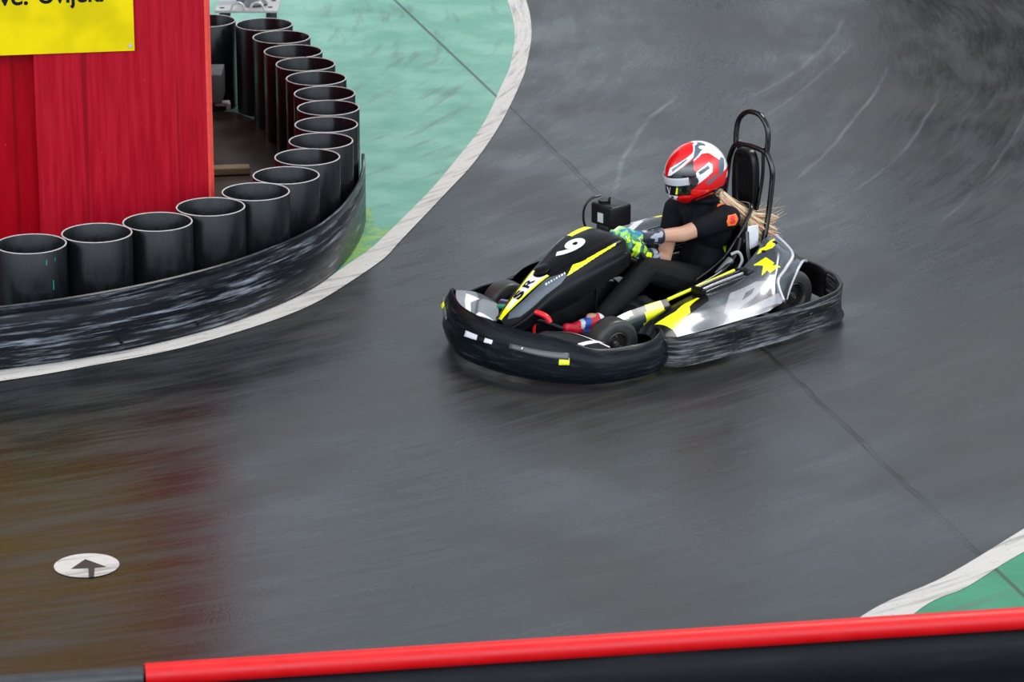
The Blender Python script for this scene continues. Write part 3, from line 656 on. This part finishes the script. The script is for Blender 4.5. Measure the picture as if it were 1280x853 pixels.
PODP += [(1, [(.75, .3), (.75, .75), (.535, .75), (.519, .672), (.30, .62), (.158, .574), (.10, .50), (.10, .3)]),
         (2, [(.547, .55), (.519, .67), (.447, .655), (.346, .626), (.309, .578), (.174, .515), (.174, .495), (.30, .53), (.40, .565)]),
         (5, [(-.02, .560), (-.24, .540), (-.31, .575), (-.12, .640), (.12, .705), (.14, .680)]),
         (0, [(-.12, .585), (-.20, .575), (-.14, .610), (-.04, .635)]),
         (4, [(.056, .712), (-.328, .571), (-.281, .655), (-.20, .675)]),
         (5, [(.071, .722), (.06, .700), (-.24, .662), (-.31, .650), (-.33, .70), (-.22, .71)]),
         (2, [(-.34, .413), (-.442, .410), (-.437, .486), (-.414, .49), (-.455, .52), (-.361, .528), (-.363, .504), (-.30, .522), (-.375, .46)]),
         (2, [(-.429, .349), (-.478, .324), (-.51, .337), (-.63, .285), (-.563, .362), (-.522, .383), (-.475, .36)])]
def podfn(c, n):
    if n.z < -.05: return 1
    r = 0
    for mi, P in PODP:
        if pip(c.x, c.y, P): r = mi
    return r
#PODPAINT
paint(pod.data, podfn)
# vent rails between pod and seat
for k, (y, z) in enumerate(((.475, .31), (.445, .32), (.415, .325))):
    bm = bmesh.new(); tube(bm, [(.10, y, z - .015), (.0, y, z), (-.15, y - .01, z + .01), (-.24, y - .015, z + .015)], .009)
    obj('vent_rail', bm, [M_tubem, mat('grey_rail', (.3, .3, .32), .25, .3)][k % 2], pod)
bm = bmesh.new(); box(bm, (.115, .445, .30), (.03, .10, .05), bev=.008); box(bm, (-.27, .42, .335), (.06, .10, .03), bev=.01); obj('vent_housing', bm, M_blackm, pod)
bm = bmesh.new(); tube(bm, [(.28, .37, .27), (.12, .385, .30), (-.05, .39, .325), (-.22, .38, .345)], .010); obj('yellow_edge', bm, M_yellow, pod)
for x, y, z in ((-.475, .36, .408), (-.585, .335, .437)):
    bm = bmesh.new(); lathe(bm, [(.0005, .012), (.012, .010), (.018, 0)], 16, Matrix.Translation((x, y, z - .008))); obj('bolt', bm, M_blackm, pod)
# fender lip (white rim) and wheel guard behind it
bm = bmesh.new(); E_ = [p[:] for p in POD[-1]]; tube(bm, [(x - .004, y, z) for x, y, z in E_], .011); obj('fender_lip', bm, M_silver, pod)
patch('wheel_guard', [[(-.33, .67, .20), (-.38, .57, .280), (-.51, .495, .318), (-.635, .42, .368), (-.665, .32, .42)], [(-.40, .62, .17), (-.46, .55, .25), (-.57, .495, .305), (-.68, .41, .335), (-.74, .31, .35)], [(-.475, .55, .16), (-.525, .53, .22), (-.62, .49, .292), (-.72, .43, .31), (-.84, .34, .268)]], [M_grey], kart, .006, 10, 10)
bm = bmesh.new(); tube(bm, [(-.475, .55, .16), (-.525, .53, .222), (-.62, .49, .295), (-.72, .43, .313), (-.84, .34, .272)], .009); obj('guard_lip', bm, M_silver, kart)
patch('seat_side_panel', [[(-.45, .235, .38), (-.45, .24, .46), (-.46, .24, .53)], [(-.54, .24, .40), (-.54, .245, .48), (-.53, .25, .53)]], [M_wht], kart, .005, 6, 6)
# inner side panel and tank seen between the shin and the wheel
patch('inner_side_panel', [[(.76, .29, .09), (.74, .30, .14), (.72, .26, .165)], [(.5, .31, .09), (.5, .32, .165), (.48, .26, .215)], [(.22, .33, .09), (.22, .34, .19), (.20, .28, .24)]], [mat('grey_green_panel', (.035, .05, .055), .35), M_yellow, M_black, M_silver], kart, .006, 16, 12,
      lambda c, n: 1 if (.30 < c.x + (c.z - .15) * .6 < .42 and c.z > .11) else (2 if c.x < .34 else (3 if c.x > .47 and c.x < .66 and c.z > .17 + (c.x - .6) * -.25 else 0)))
# --- seat
SEAT = [
 [(.02, -.16, .20), (.03, -.10, .15), (.04, 0, .13), (.03, .10, .15), (.02, .16, .20)],
 [(-.12, -.20, .28), (-.12, -.13, .11), (-.12, 0, .085), (-.12, .13, .11), (-.12, .20, .28)],
 [(-.28, -.215, .36), (-.30, -.14, .12), (-.31, 0, .085), (-.30, .14, .12), (-.28, .215, .36)],
 [(-.38, -.215, .45), (-.43, -.15, .22), (-.45, 0, .17), (-.43, .15, .22), (-.38, .215, .45)],
 [(-.47, -.205, .54), (-.53, -.13, .42), (-.55, 0, .38), (-.53, .13, .42), (-.47, .205, .54)],
 [(-.56, -.16, .62), (-.59, -.10, .60), (-.60, 0, .60), (-.59, .10, .60), (-.56, .16, .62)]]
seat = patch('seat', SEAT, [M_black], kart, .01, 8, 8)
bm = bmesh.new(); tube(bm, [s[4] for s in SEAT] + [SEAT[5][2]] + [s[0] for s in SEAT[::-1]], .012); obj('seat_rim', bm, M_tubem, seat)
# roll hoop behind the seat
hoop = empty('roll_hoop', (0, 0, 0), 0, kart)
bpy.data.objects.remove(hoop)
bm = bmesh.new(); x0 = -.66
tube(bm, [(-.585, .20, .20), (-.62, .20, .36), (-.67, .19, .55), (-.70, .185, .74), (-.705, .178, .81), (-.706, .15, .875), (-.706, .115, .905), (-.706, 0, .918), (-.706, -.115, .905), (-.706, -.15, .875), (-.705, -.178, .81), (-.70, -.185, .74), (-.67, -.19, .55), (-.62, -.20, .36), (-.585, -.20, .20)], .0165, 14)
tube(bm, [(-.706, .128, .90), (-.712, .132, .98), (-.716, .118, 1.05), (-.718, .065, 1.105), (-.718, 0, 1.12), (-.718, -.065, 1.105), (-.716, -.118, 1.05), (-.712, -.132, .98), (-.706, -.128, .90)], .0165, 14)
hp = obj('roll_hoop', bm, M_tubem, kart)
bm = bmesh.new(); tube(bm, [(-.705, .10, .93), (-.70, .105, .75), (-.66, .10, .55), (-.60, .10, .35)], .011); obj('hoop_strut', bm, M_tubem, hp)
bm = bmesh.new(); tube(bm, [(-.705, -.10, .93), (-.70, -.105, .75), (-.66, -.10, .55), (-.60, -.10, .35)], .011); obj('hoop_strut', bm, M_tubem, hp)
# head pad: a tall rounded cushion with a raised border
def pad(w, h, th, x, zc, r):
    bm = bmesh.new(); P = []
    for k in range(40):
        a = 2 * PI * k / 40; cx, sx = math.cos(a), math.sin(a); e = 2 / 3.2
        P.append((w * abs(cx) ** e * (1 if cx > 0 else -1), h * abs(sx) ** (2 / 3.0) * (1 if sx > 0 else -1)))
    rows = [[(x + dx, y * f, zc + z * f2) for y, z in P] for dx, f, f2 in ((-.0, .90, .95), (.01, 1, 1), (th * .7, 1, 1), (th, .93, .97), (th + .004, .80, .90), (th - .002, .64, .83), (th - .014, .56, .80), (th - .016, .30, .5), (th - .016, .01, .01))]
    grid(bm, rows, True); return bm
hpad = obj('head_pad', pad(.095, .20, .055, -.695, .715, 0), mat('black_vinyl_pad', (.004, .004, .0045), .3, spec=.3), kart)
bm = bmesh.new(); box(bm, (-.044, .30, .280), (.05, .02, .018), rot=Euler((0, .2, .1)), bev=.004); obj('red_catch', bm, M_red, kart)
bm = bmesh.new(); cyl(bm, (-.19, .275, .30), (-.29, .28, .375), .022, seg=24); obj('canister', bm, mat('dull_grey_canister', (.17, .19, .20), .35, .4), kart)
bm = bmesh.new(); tube(bm, [(-.30, .27, .40), (-.34, .29, .41), (-.36, .30, .36), (-.33, .30, .30), (-.38, .31, .26)], .009); obj('cable', bm, mat('pale_cable', (.35, .35, .33), .5), kart)
bm = bmesh.new(); tube(bm, [(-.40, .235, .47), (-.34, .27, .40), (-.22, .30, .335), (-.10, .31, .30), (.02, .31, .275)], .013); tube(bm, [(-.45, .24, .50), (-.43, .27, .40), (-.40, .31, .33), (-.30, .32, .28)], .014); obj('seat_stay', bm, M_tubem, kart)
# --- steering
stw = empty('x'); bpy.data.objects.remove(stw)
SC = Vector((.27, 0, .48)); SN = Vector((-.72, 0, .69)).normalized()
SU = Vector((.69, 0, .72)).normalized(); SR = Vector((0, 1, 0))
def sw(a, r=.138): return SC + (SU * math.cos(a) + SR * math.sin(a)) * r
bm = bmesh.new(); tube(bm, [sw(2 * PI * k / 24) for k in range(24)], .0135, 12, closed=True, per=3)
stw = obj('steering_wheel', bm, mat('black_suede_grip', (.014, .014, .014), .6), kart)
bm = bmesh.new()
for a in (.5, 2.6, 4.7): tube(bm, [SC, sw(a, .132)], .012, 8, smooth=False)
cyl(bm, SC - SN * .02, SC + SN * .015, .045, seg=24); obj('wheel_spoke', bm, M_steel, stw)
bm = bmesh.new(); tube(bm, [SC - SN * .01, (.55, 0, .22), (.78, 0, .12)], .014, smooth=False); obj('steering_column', bm, M_tubem, kart)
# --- pedals
M_ped = M_red
bm = bmesh.new(); tube(bm, [(1.02, .10, .09), (1.04, .10, .18), (1.02, .10, .27)], .010); tube(bm, [(1.05, .06, .275), (1.03, .11, .285), (1.01, .17, .27), (1.0, .19, .24)], .016); obj('brake_pedal', bm, M_ped, kart)
bm = bmesh.new(); tube(bm, [(1.08, .07, .26), (.98, .13, .22), (.90, .18, .18)], .013, smooth=False); obj('pedal_rod', bm, M_blackm, kart)
bm = bmesh.new(); tube(bm, [(1.02, -.15, .09), (1.04, -.15, .18), (1.02, -.15, .25)], .010); tube(bm, [(1.03, -.22, .24), (1.02, -.15, .25), (1.02, -.08, .24)], .014); obj('throttle_pedal', bm, mat('green_pedal_paint', (.02, .3, .15), .4), kart)
bm = bmesh.new(); cyl(bm, (.93, -.30, .20), (.93, -.22, .21), .045, seg=24); obj('reservoir', bm, mat('dark_blue_reservoir', (.02, .03, .10), .2, coat=.5), kart)

# ================================================================ DRIVER
def lerp(a, b, f): return tuple(a[i] + (b[i] - a[i]) * f for i in range(3))
SKIN = mat('skin', (.56, .30, .20), .45, var=.1, vscale=20)
HEADC = Vector((-.27, 0, .835))
Lsh, Lel, Lwr, Lha = (-.355, .185, .590), (-.07, .105, .528), (.20, .045, .545), (.25, .045, .555)
Rsh, Rel, Rwr, Rha = (-.27, -.17, .585), (.0, .03, .385), (.175, .06, .445), (.215, .075, .46)
Lhip, Lkn, Lan, Lto = (-.30, .10, .175), (.23, .135, .385), (.605, .165, .175), (.80, .15, .24)
Rhip, Rkn, Ran, Rto = (-.30, -.10, .175), (.22, -.15, .36), (.68, -.17, .16), (.92, -.17, .20)
driver_me = blob([
    (HEADC + Vector((0, 0, .01)), (.088, .075, .105), None),
    ((-.33, 0, .60), .055), ] if False else [
    (HEADC, (.088, .075, .105), None), (((-.36, 0, .60), .06), (HEADC - Vector((.03, 0, .05)), .052)),
    ((-.35, 0, .50), (.095, .165, .13), (0, .3, 0)), (((-.37, 0, .36), .105), ((-.36, 0, .22), .12)),
    ((Lsh, .058), (Lel, .046)), ((Lel, .048), (Lwr, .030)), ((Rsh, .056), (Rel, .044)), ((Rel, .046), (Rwr, .030)),
    (((-.35, 0, .58), .06), (Lsh, .055)), (((-.35, 0, .58), .06), (Rsh, .055)),
    ((Lhip, .082), (Lkn, .055)), ((Lkn, .055), (Lan, .034)), ((Rhip, .082), (Rkn, .055)), ((Rkn, .055), (Ran, .034)),
    ((Lan, .032), (lerp(Lan, Lto, .4), .022)), ((Ran, .032), (lerp(Ran, Rto, .4), .022)), ((Lwr, .022), (Lha, .014)), ((Rwr, .022), (Rha, .014))], .009, 6)
drv = link('person', driver_me, SKIN); drv.location = KO; drv.rotation_euler = (0, 0, KR)
tag(drv, 'person driving the kart in a red and white helmet, black clothes and green gloves', 'person')
def cloth(name, col, rough=.75):
    t = NT(name); c = t.obj_coord(); n = t.noise(c, 9, 4, .5); w = t.noise(t.scl(c, 1, 2, 1), 14, 3, .5); f = t.noise(c, 180, 2)
    t.put(t.bsdf.inputs['Base Color'], t.mix(n, tuple(x * .7 for x in col), tuple(x * 1.4 for x in col)))
    t.bsdf.inputs['Roughness'].default_value = rough; t.bsdf.inputs['Specular IOR Level'].default_value = .15; t.bump(t.m('ADD', w, t.m('MULTIPLY', f, .05)), .6, .02); return t.mat
M_shirt = cloth('black_polo_cotton', (.0035, .004, .006)); M_trou = cloth('black_trouser_cotton', (.0085, .0085, .009))
Lsl, Rsl = lerp(Lsh, Lel, .62), lerp(Rsh, Rel, .6)
shirt = link('polo_shirt', blob([
    ((-.35, 0, .50), (.118, .185, .15), (0, .3, 0)), (((-.37, 0, .38), .128), ((-.35, 0, .24), .145)), ((-.35, .0, .30), (.14, .17, .12), None),
    ((Lsh, .074), (Lsl, .066)), ((Rsh, .070), (Rsl, .062)), (((-.35, 0, .585), .078), (Lsh, .072)), (((-.34, 0, .585), .078), (Rsh, .068)),
    (((-.34, 0, .60), .075), ((-.325, 0, .665), .066))], .009, 5), M_shirt, drv)
# collar / neck brace
bm = bmesh.new(); tube(bm, [Vector((-.32 + .085 * math.cos(a), .082 * math.sin(a), .675 + .012 * math.cos(a))) for a in [2 * PI * k / 16 for k in range(16)]], .022, 12, closed=True, per=3)
obj('collar', bm, M_shirt, drv)
trous = link('trousers', blob([
    (((-.34, -.06, .18), .13), ((-.34, .06, .18), .13)), ((Lhip, .105), (lerp(Lhip, Lkn, .55), .092)), ((lerp(Lhip, Lkn, .55), .090), (Lkn, .072)), ((Lkn, .074), (lerp(Lkn, Lan, .5), .066)), ((lerp(Lkn, Lan, .5), .066), (lerp(Lkn, Lan, .90), .054)),
    ((Rhip, .105), (Rkn, .076)), ((Rkn, .076), (lerp(Rkn, Ran, .5), .066)), ((lerp(Rkn, Ran, .5), .066), (lerp(Rkn, Ran, .88), .052))], .009, 6), M_trou, drv)
# shirt badges
M_orange = mat('orange_print', (.90, .16, .02), .5)
def badge(name, pts, origin, right, up, ray, m_, tgt, off=.004):
    bm = bmesh.new(); bm.faces.new([bm.verts.new((x, y, 0)) for x, y in pts]); bmesh.ops.triangulate(bm, faces=bm.faces[:])
    me = bpy.data.meshes.new(name); bm.to_mesh(me); bm.free()
    return on_surface(me, tgt, origin, right, up, ray, off, name, m_, tgt)
sd = Vector((-.05, -1, -.12)).normalized(); ax = Vector((-.97, .1, .15)).normalized(); upv = ax.cross(Vector((0, 1, 0))).normalized()
upv = Vector((.1, -.25, .96)).normalized()
badge('sleeve_badge', [(-.036, -.006), (-.022, .028), (.026, .036), (.040, .004), (.024, -.032), (-.024, -.034)], (-.325, .30, .595), (-1, 0, -.05), (-.05, 0, 1), (0, -1, 0), M_orange, shirt)
on_surface(text_mesh('S', .06, .003), shirt, (-.325, .30, .596), (-1, 0, -.05), (-.05, 0, 1), (0, -1, 0), .007, 'lettering', M_red, shirt)
badge('shoulder_badge', [(-.022, -.010), (-.01, .012), (.022, .016), (.02, -.008)], (-.335, .135, .8), (-1, .3, 0), (-.3, -1, 0), (0, 0, -1), M_orange, shirt)
# --- helmet
A_ = Vector((.190, .150, .186)); HR = Matrix.Rotation(math.radians(-18), 4, 'Z') @ Matrix.Rotation(math.radians(12), 4, 'Y')
hel = empty('h'); bpy.data.objects.remove(hel)
def dirv(az, el): a, e = math.radians(az), math.radians(el); return Vector((math.cos(e) * math.cos(a), math.cos(e) * math.sin(a), math.sin(e)))
def hshape(az, el, k=1.0):
    d = dirv(az, el); p = Vector((d.x * A_.x, d.y * A_.y, d.z * A_.z))
    front = max(0, math.cos(math.radians(az)))
    if el < -8: p.x += .022 * front * min(1, (-8 - el) / 20); 
    if el < -30: p *= 1 - .04 * min(1, (-30 - el) / 20)
    return p * k
bm = bmesh.new(); NA, NE = 240, 150; els = [-52 + (90 + 52) * i / NE for i in range(NE + 1)]; els[-1] = 89.9
R = []
for e in els: R.append([bm.verts.new(hshape(-180 + 360 * j / NA, e)) for j in range(NA)])
lay = bm.faces.layers.int.new('zone')
HZ = [  # (material, polygon in azimuth/elevation), later ones on top; left side, mirrored to the right
 (1, [(0, 62), (30, 68), (74, 62), (80, 46), (60, 30), (40, 26), (7, 27), (0, 27)]),
]
MZ = dict(red=0, white=1, grey=2, black=3, ink=4, band=5)
Z = [
 ('black', [(8, 13), (17, 15), (71, 42), (69, 23), (75, 14), (72, -6), (60, -14), (42, -22), (0, -22), (0, 10)]),
 ('white', [(12, 28), (74, 56), (76, 48), (18, 15), (8, 14)]),
 ('grey', [(20, 27), (56, 46), (56, 42), (22, 22)]),
 ('white', [(74, 56), (86, 78), (181, 90), (181, 50), (150, 48), (115, 44), (97, 48), (72, 38)]),
 ('grey', [(78, 55), (92, 72), (150, 78), (140, 62), (97, 53), (73, 41), (69, 39)]),
 ('white', [(115, 44), (150, 62), (181, 60), (181, 0), (155, 1), (127, 0), (135, 17), (123, 31)]),
 ('grey', [(140, 25), (147, 19), (130, 1), (126, -3), (114, -4), (121, 17), (128, 22)]),
 ('white', [(73, 18), (102, 28), (108, 21), (103, 9), (69, -6)]),
 ('ink', [(77, 17), (99, 23), (100, 17), (78, 11)]),
 ('red', [(181, 2), (181, -4), (144, -7), (93, -24), (86, -17), (150, 0)]),
 ('white', [(181, -5), (144, -7), (137, -16), (181, -18)]),
 ('grey', [(86, -6), (110, 2), (112, -3), (92, -12)]),
 ('white', [(0, -20), (32, -19), (28, -30), (20, -36), (0, -38)]),
 ('ink', [(9, -24), (20, -25), (16, -30), (8, -30)]),
 ('red', [(32, -22), (42, -24), (60, -17), (76, -8), (90, -20), (90, -47), (0, -53), (0, -38), (20, -36)]),
 ('black', [(60, -34), (95, -27), (120, -26), (150, -34), (181, -34), (181, -53), (40, -53)]),
 ('red', [(62, -38), (96, -31), (100, -34), (64, -43)]),
]
for i in range(NE):
    for j in range(NA):
        f = bm.faces.new((R[i][j], R[i][(j + 1) % NA], R[i + 1][(j + 1) % NA], R[i + 1][j]))
        az = -180 + 360 * (j + .5) / NA; e = (els[i] + els[i + 1]) / 2; zone = 'red'
        for zn, P in Z:
            if pip(abs(az), e, P): zone = zn
        if abs(az) > 112 and 30 < e < 62 and math.sin(az * .9 + e * .5) * math.sin(e * .7 - az * .25) > .8 and zone == 'white': zone = 'red'
        f.material_index = MZ[zone]
def gl(n, c, r=.12): return mat(n, c, r, coat=1.0, var=.05)
HM = [gl('helmet_red', (.78, .004, .006)), gl('helmet_white', (.85, .83, .88)), gl('helmet_grey', (.10, .13, .17)), gl('helmet_black', (.012, .010, .012)), gl('helmet_ink', (.02, .03, .04)), gl('helmet_band', (.45, .45, .46))]
helm = obj('helmet', bm, HM, drv); helm.location = HEADC; helm.rotation_euler = HR.to_euler()
solidify(helm, .006)
# visor with pale top strip
rows = [[hshape(az, e, 1.035) for az in range(-58, 59, 4)] for e in [11 - 32 * i / 12 for i in range(13)]]
bm = bmesh.new(); grid(bm, rows); vis = obj('visor', bm, [mat('smoked_visor', (.006, .007, .009), .05, coat=1), gl('visor_strip', (.50, .50, .54), .25)], helm); solidify(vis, .003)
paint(vis.data, lambda c, n: 1 if c.z > -.001 * 0 + A_.z * 1.035 * math.sin(math.radians(-1)) else 0)
bm = bmesh.new()
for s in (1, -1):
    p = hshape(66 * s, 3, 1.0); d = Vector((.2, s, 0)).normalized(); cyl(bm, p, p + d * .014, .028, .024, 24)
obj('visor_pivot', bm, HM[3], helm)
bm = bmesh.new(); rows = [[hshape(az + (e + 8) * .25, e, 1.042) for az in (30, 32, 34)] for e in (-6, -10, -14, -18)]; grid(bm, rows); obj('visor_sticker', bm, M_yellow, vis)
bm = bmesh.new(); p = hshape(6, -8, 1.045); rows = []
for s in (-1, 1):
    tube(bm, [hshape(10 + 5 * s, -6, 1.04), hshape(10, -19, 1.04)], .0025, 6, smooth=False)
obj('visor_mark', bm, HM[5], vis)
# --- hair streaming back from the nape
def hair_mat(n, c): 
    return mat(n, c, .45, var=.35, vscale=8)
hbm = [bmesh.new() for _ in range(3)]
rnd = random.Random(5)
HP = [Vector(p) for p in ((-.40, .07, .685), (-.47, .11, .60), (-.55, .13, .52), (-.63, .13, .455), (-.71, .12, .415), (-.775, .12, .385))]
HQ = [Vector(p) for p in ((-.40, .06, .69), (-.48, .09, .62), (-.57, .11, .555), (-.66, .11, .515), (-.73, .11, .515), (-.80, .11, .56))]
for i in range(300):
    f = rnd.random(); lock = i < 46; stray = i >= 262
    sp = Vector((rnd.gauss(0, .5), rnd.gauss(0, .5), rnd.gauss(0, .5))); ph = rnd.uniform(0, 6.28); up_mix = (f * .45 if i % 3 else f) if not stray else rnd.uniform(.5, 1.5)
    cut = rnd.uniform(.80, 1.0); P = []; cl = i % 9; cph = cl * 1.3; camp = .016 + .002 * cl
    for k in range(6):
        t = k / 5; q = HP[k].lerp(HQ[k], up_mix); w = (.022 + .05 * t) * (1.0 if not stray else 1.2)
        P.append(q + Vector((sp.x * w * .6, sp.y * w, sp.z * w)) + Vector((0, .005 * math.sin(ph + 5 * t) + camp * math.sin(cph + 7 * t) * t, .005 * math.cos(ph + 6 * t) * (1 + 2 * stray) + camp * math.cos(cph + 7 * t) * t)))
    P = [HP[0].lerp(p, 1) if k else p for k, p in enumerate(P)]
    P = P[:5] + [P[4].lerp(P[5], (cut - .8) * 5)]
    th = rnd.uniform(.008, .013) if lock else (.0010 if stray else rnd.uniform(.0018, .0034))
    tube(hbm[(1 if rnd.random() < .3 else (2 if rnd.random() < .25 else 0))], P, (lambda u, th=th: th * (1 - .85 * u ** 1.6)), 6 if lock else 4, per=4)
hm = [hair_mat('blonde_hair', (.85, .62, .38)), hair_mat('copper_hair', (.70, .34, .22)), hair_mat('brown_hair', (.45, .26, .15))]
hb = bmesh.new(); base_me = []
me = bpy.data.meshes.new('hair')
for k, b in enumerate(hbm):
    for f in b.faces: f.material_index = k
    t_ = bpy.data.meshes.new('t'); b.to_mesh(t_); b.free(); hb.from_mesh(t_); bpy.data.meshes.remove(t_)
hair = obj('hair', hb, hm, drv)
# --- gloves
def glove_mat(name, cols):
    t = NT(name); c = t.obj_coord(); n = t.noise(c, 28, 2, .4); n2 = t.noise(c, 19, 1, .4)
    col = t.mix(t.step(n, .47, .50), cols[0], cols[1]); col = t.mix(t.step(n2, .54, .57), col, cols[2])
    t.put(t.bsdf.inputs['Base Color'], col); t.bsdf.inputs['Roughness'].default_value = .5; return t.mat
M_gl = glove_mat('green_blue_glove', [(.30, .62, .10), (.03, .22, .42), (.70, .85, .55)]); M_gr = glove_mat('dark_green_glove', [(.04, .25, .14), (.02, .08, .10), (.55, .80, .02)])
def hand(name, wrist, center, axis, out, m_, par, k_=1.0):
    """back of the hand above the rim, four fingers closing over it and round underneath, thumb on the near side"""
    w = Vector(wrist); c = Vector(center); ax = Vector(axis).normalized(); o_ = Vector(out); o_ = (o_ - ax * o_.dot(ax)).normalized(); n = ax.cross(o_).normalized()
    if n.z < 0: n = -n
    sh = [((w, .031 * k_), (c - o_ * .030 + n * .018, .030 * k_)), ((c - o_ * .035 + n * .022 + ax * .018, .024 * k_), (c + o_ * .008 + n * .032 + ax * .026, .020 * k_)), ((c - o_ * .035 + n * .020 - ax * .018, .024 * k_), (c + o_ * .004 + n * .028 - ax * .026, .018 * k_))]
    for k, (ln, rad) in enumerate(((.92, .0125), (1.0, .0135), (.96, .013), (.8, .011))):
        rad *= k_; b = c + ax * (.042 - .0275 * k) * k_ + n * .030
        P = [b, b + (o_ * .034 * ln - n * .006) * k_, b + (o_ * .040 * ln - n * .044 * ln) * k_, b + (o_ * .010 * ln - n * .064 * ln) * k_]
        r0 = [rad * 1.15, rad * 1.1, rad, rad * .9]
        for a_, b_, ra, rb in zip(P, P[1:], r0, r0[1:]): sh.append(((a_, ra), (b_, rb)))
    b = c + ax * .035 - o_ * .035; sh += [((b, .017), (b + ax * .022 + o_ * .022 - n * .016, .015)), ((b + ax * .022 + o_ * .022 - n * .016, .014), (b + ax * .010 + o_ * .048 - n * .034, .012))]
    return link(name, blob(sh, .0035, 3), m_, par)
gL = hand('glove', Lwr, sw(math.radians(20)), (-.15, 1, -.15), (.75, .1, -.45), M_gl, drv, 1.12)
gR = hand('glove', Rwr, sw(math.radians(56)), (-.55, .7, -.4), (.7, .3, -.5), M_gr, drv, 1.08)
M_cuff = glove_mat('black_white_cuff', [(.012, .014, .03), (.02, .03, .05), (.35, .36, .42)])
def cuff(a, b, r0, r1, par):
    bm = bmesh.new(); a, b = Vector(a), Vector(b); P = [a.lerp(b, k / 6) for k in range(7)]
    tube(bm, P, lambda u: r0 + (r1 - r0) * u + .003 * math.sin(u * PI * 3), 24, per=2); return obj('glove_cuff', bm, M_cuff, par)
cuff(lerp(Lel, Lwr, .50), Lwr, .046, .036, gL); cuff(lerp(Rel, Rwr, .52), Rwr, .044, .034, gR)
k = Vector(lerp(Rel, Rwr, .93)); bm = bmesh.new(); box(bm, k + Vector((.02, .036, .0)), (.055, .02, .05), rot=Euler((0, -.3, .2)), bev=.008); obj('glove_strap', bm, M_yellow, gR)
badge('seat_mark', [(.030, .012), (.012, .024), (-.028, .028), (-.020, .010), (-.012, .004), (-.004, -.022), (.010, -.008)], (-.385, .3, .385), (-1, 0, 0), (0, 0, 1), (0, -1, 0), M_yellow, shirt, .005)
# --- shoes
M_sh_r = mat('red_shoe', (.62, .01, .03), .4); M_sh_b = mat('blue_shoe', (.03, .09, .42), .4); M_sh_w = mat('white_shoe', (.75, .74, .76), .4)
def shoe(an, to, par):
    a, b = Vector(an), Vector(to); d = (b - a).normalized(); up_ = Vector((0, 0, 1)); up_ = (up_ - d * up_.dot(d)).normalized()
    heel = a - up_ * .085 - d * .005
    me = blob([((a - up_ * .005, .043), (heel, .036)), ((heel, .037), (heel + d * .17, .031)), ((a + d * .02 - up_ * .01, .042), (heel + d * .16 + up_ * .014, .031)), ((heel + d * .16, .036), (heel + d * .225, .029))], .005, 4)
    o = link('shoe', me, [M_sh_r, M_sh_b, M_sh_w], par)
    def f(c, n):
        q = c - heel; t = q.dot(d); h = q.dot(up_)
        if h < -.012: return 1 if t < .12 else 0
        if abs(t - .012 - h * .1) < .013: return 2
        if t < .0: return 0 if h > .02 else 1
        if .085 < t < .125: return 1
        if .125 <= t < .15: return 2 if h > 0.015 else 0
        return 0
    paint(me, f)
    bm = bmesh.new(); P = [heel + d * t - up_ * .036 for t in (-.02, .06, .14, .22)]; tube(bm, P, .008, 8); obj('sole', bm, M_blackm, o)
    return o
shoe(Lan, Lto, drv); shoe(Ran, Rto, drv)
# separate bolts, legs and paired fittings become parts of their own
def islands(o):
    me = o.data; adj = [[] for _ in me.vertices]
    for e in me.edges: a, b = e.vertices; adj[a].append(b); adj[b].append(a)
    lab = [-1] * len(adj); n = 0
    for v in range(len(adj)):
        if lab[v] >= 0: continue
        st = [v]; lab[v] = n
        while st:
            for w in adj[st.pop()]:
                if lab[w] < 0: lab[w] = n; st.append(w)
        n += 1
    return lab, n
for o in [x for x in COL.objects if x.type == 'MESH' and x.name.split('.')[0] in ('bolt', 'leg', 'wheel_nut', 'vent_housing', 'visor_pivot', 'visor_mark', 'seat_stay', 'bolt_hole', 'engine_fin')]:
    lab, n = islands(o)
    if n < 2: continue
    src = o.data
    for k in range(n):
        bm = bmesh.new(); bm.from_mesh(src); bm.verts.ensure_lookup_table()
        bmesh.ops.delete(bm, geom=[bm.verts[i] for i in range(len(lab)) if lab[i] != k], context='VERTS')
        me = bpy.data.meshes.new(src.name); bm.to_mesh(me); bm.free()
        for m_ in src.materials: me.materials.append(m_) if len(me.materials) < len(src.materials) else None
        if k == 0: o.data = me
        else:
            c = o.copy(); c.data = me; COL.objects.link(c); c.parent = o.parent
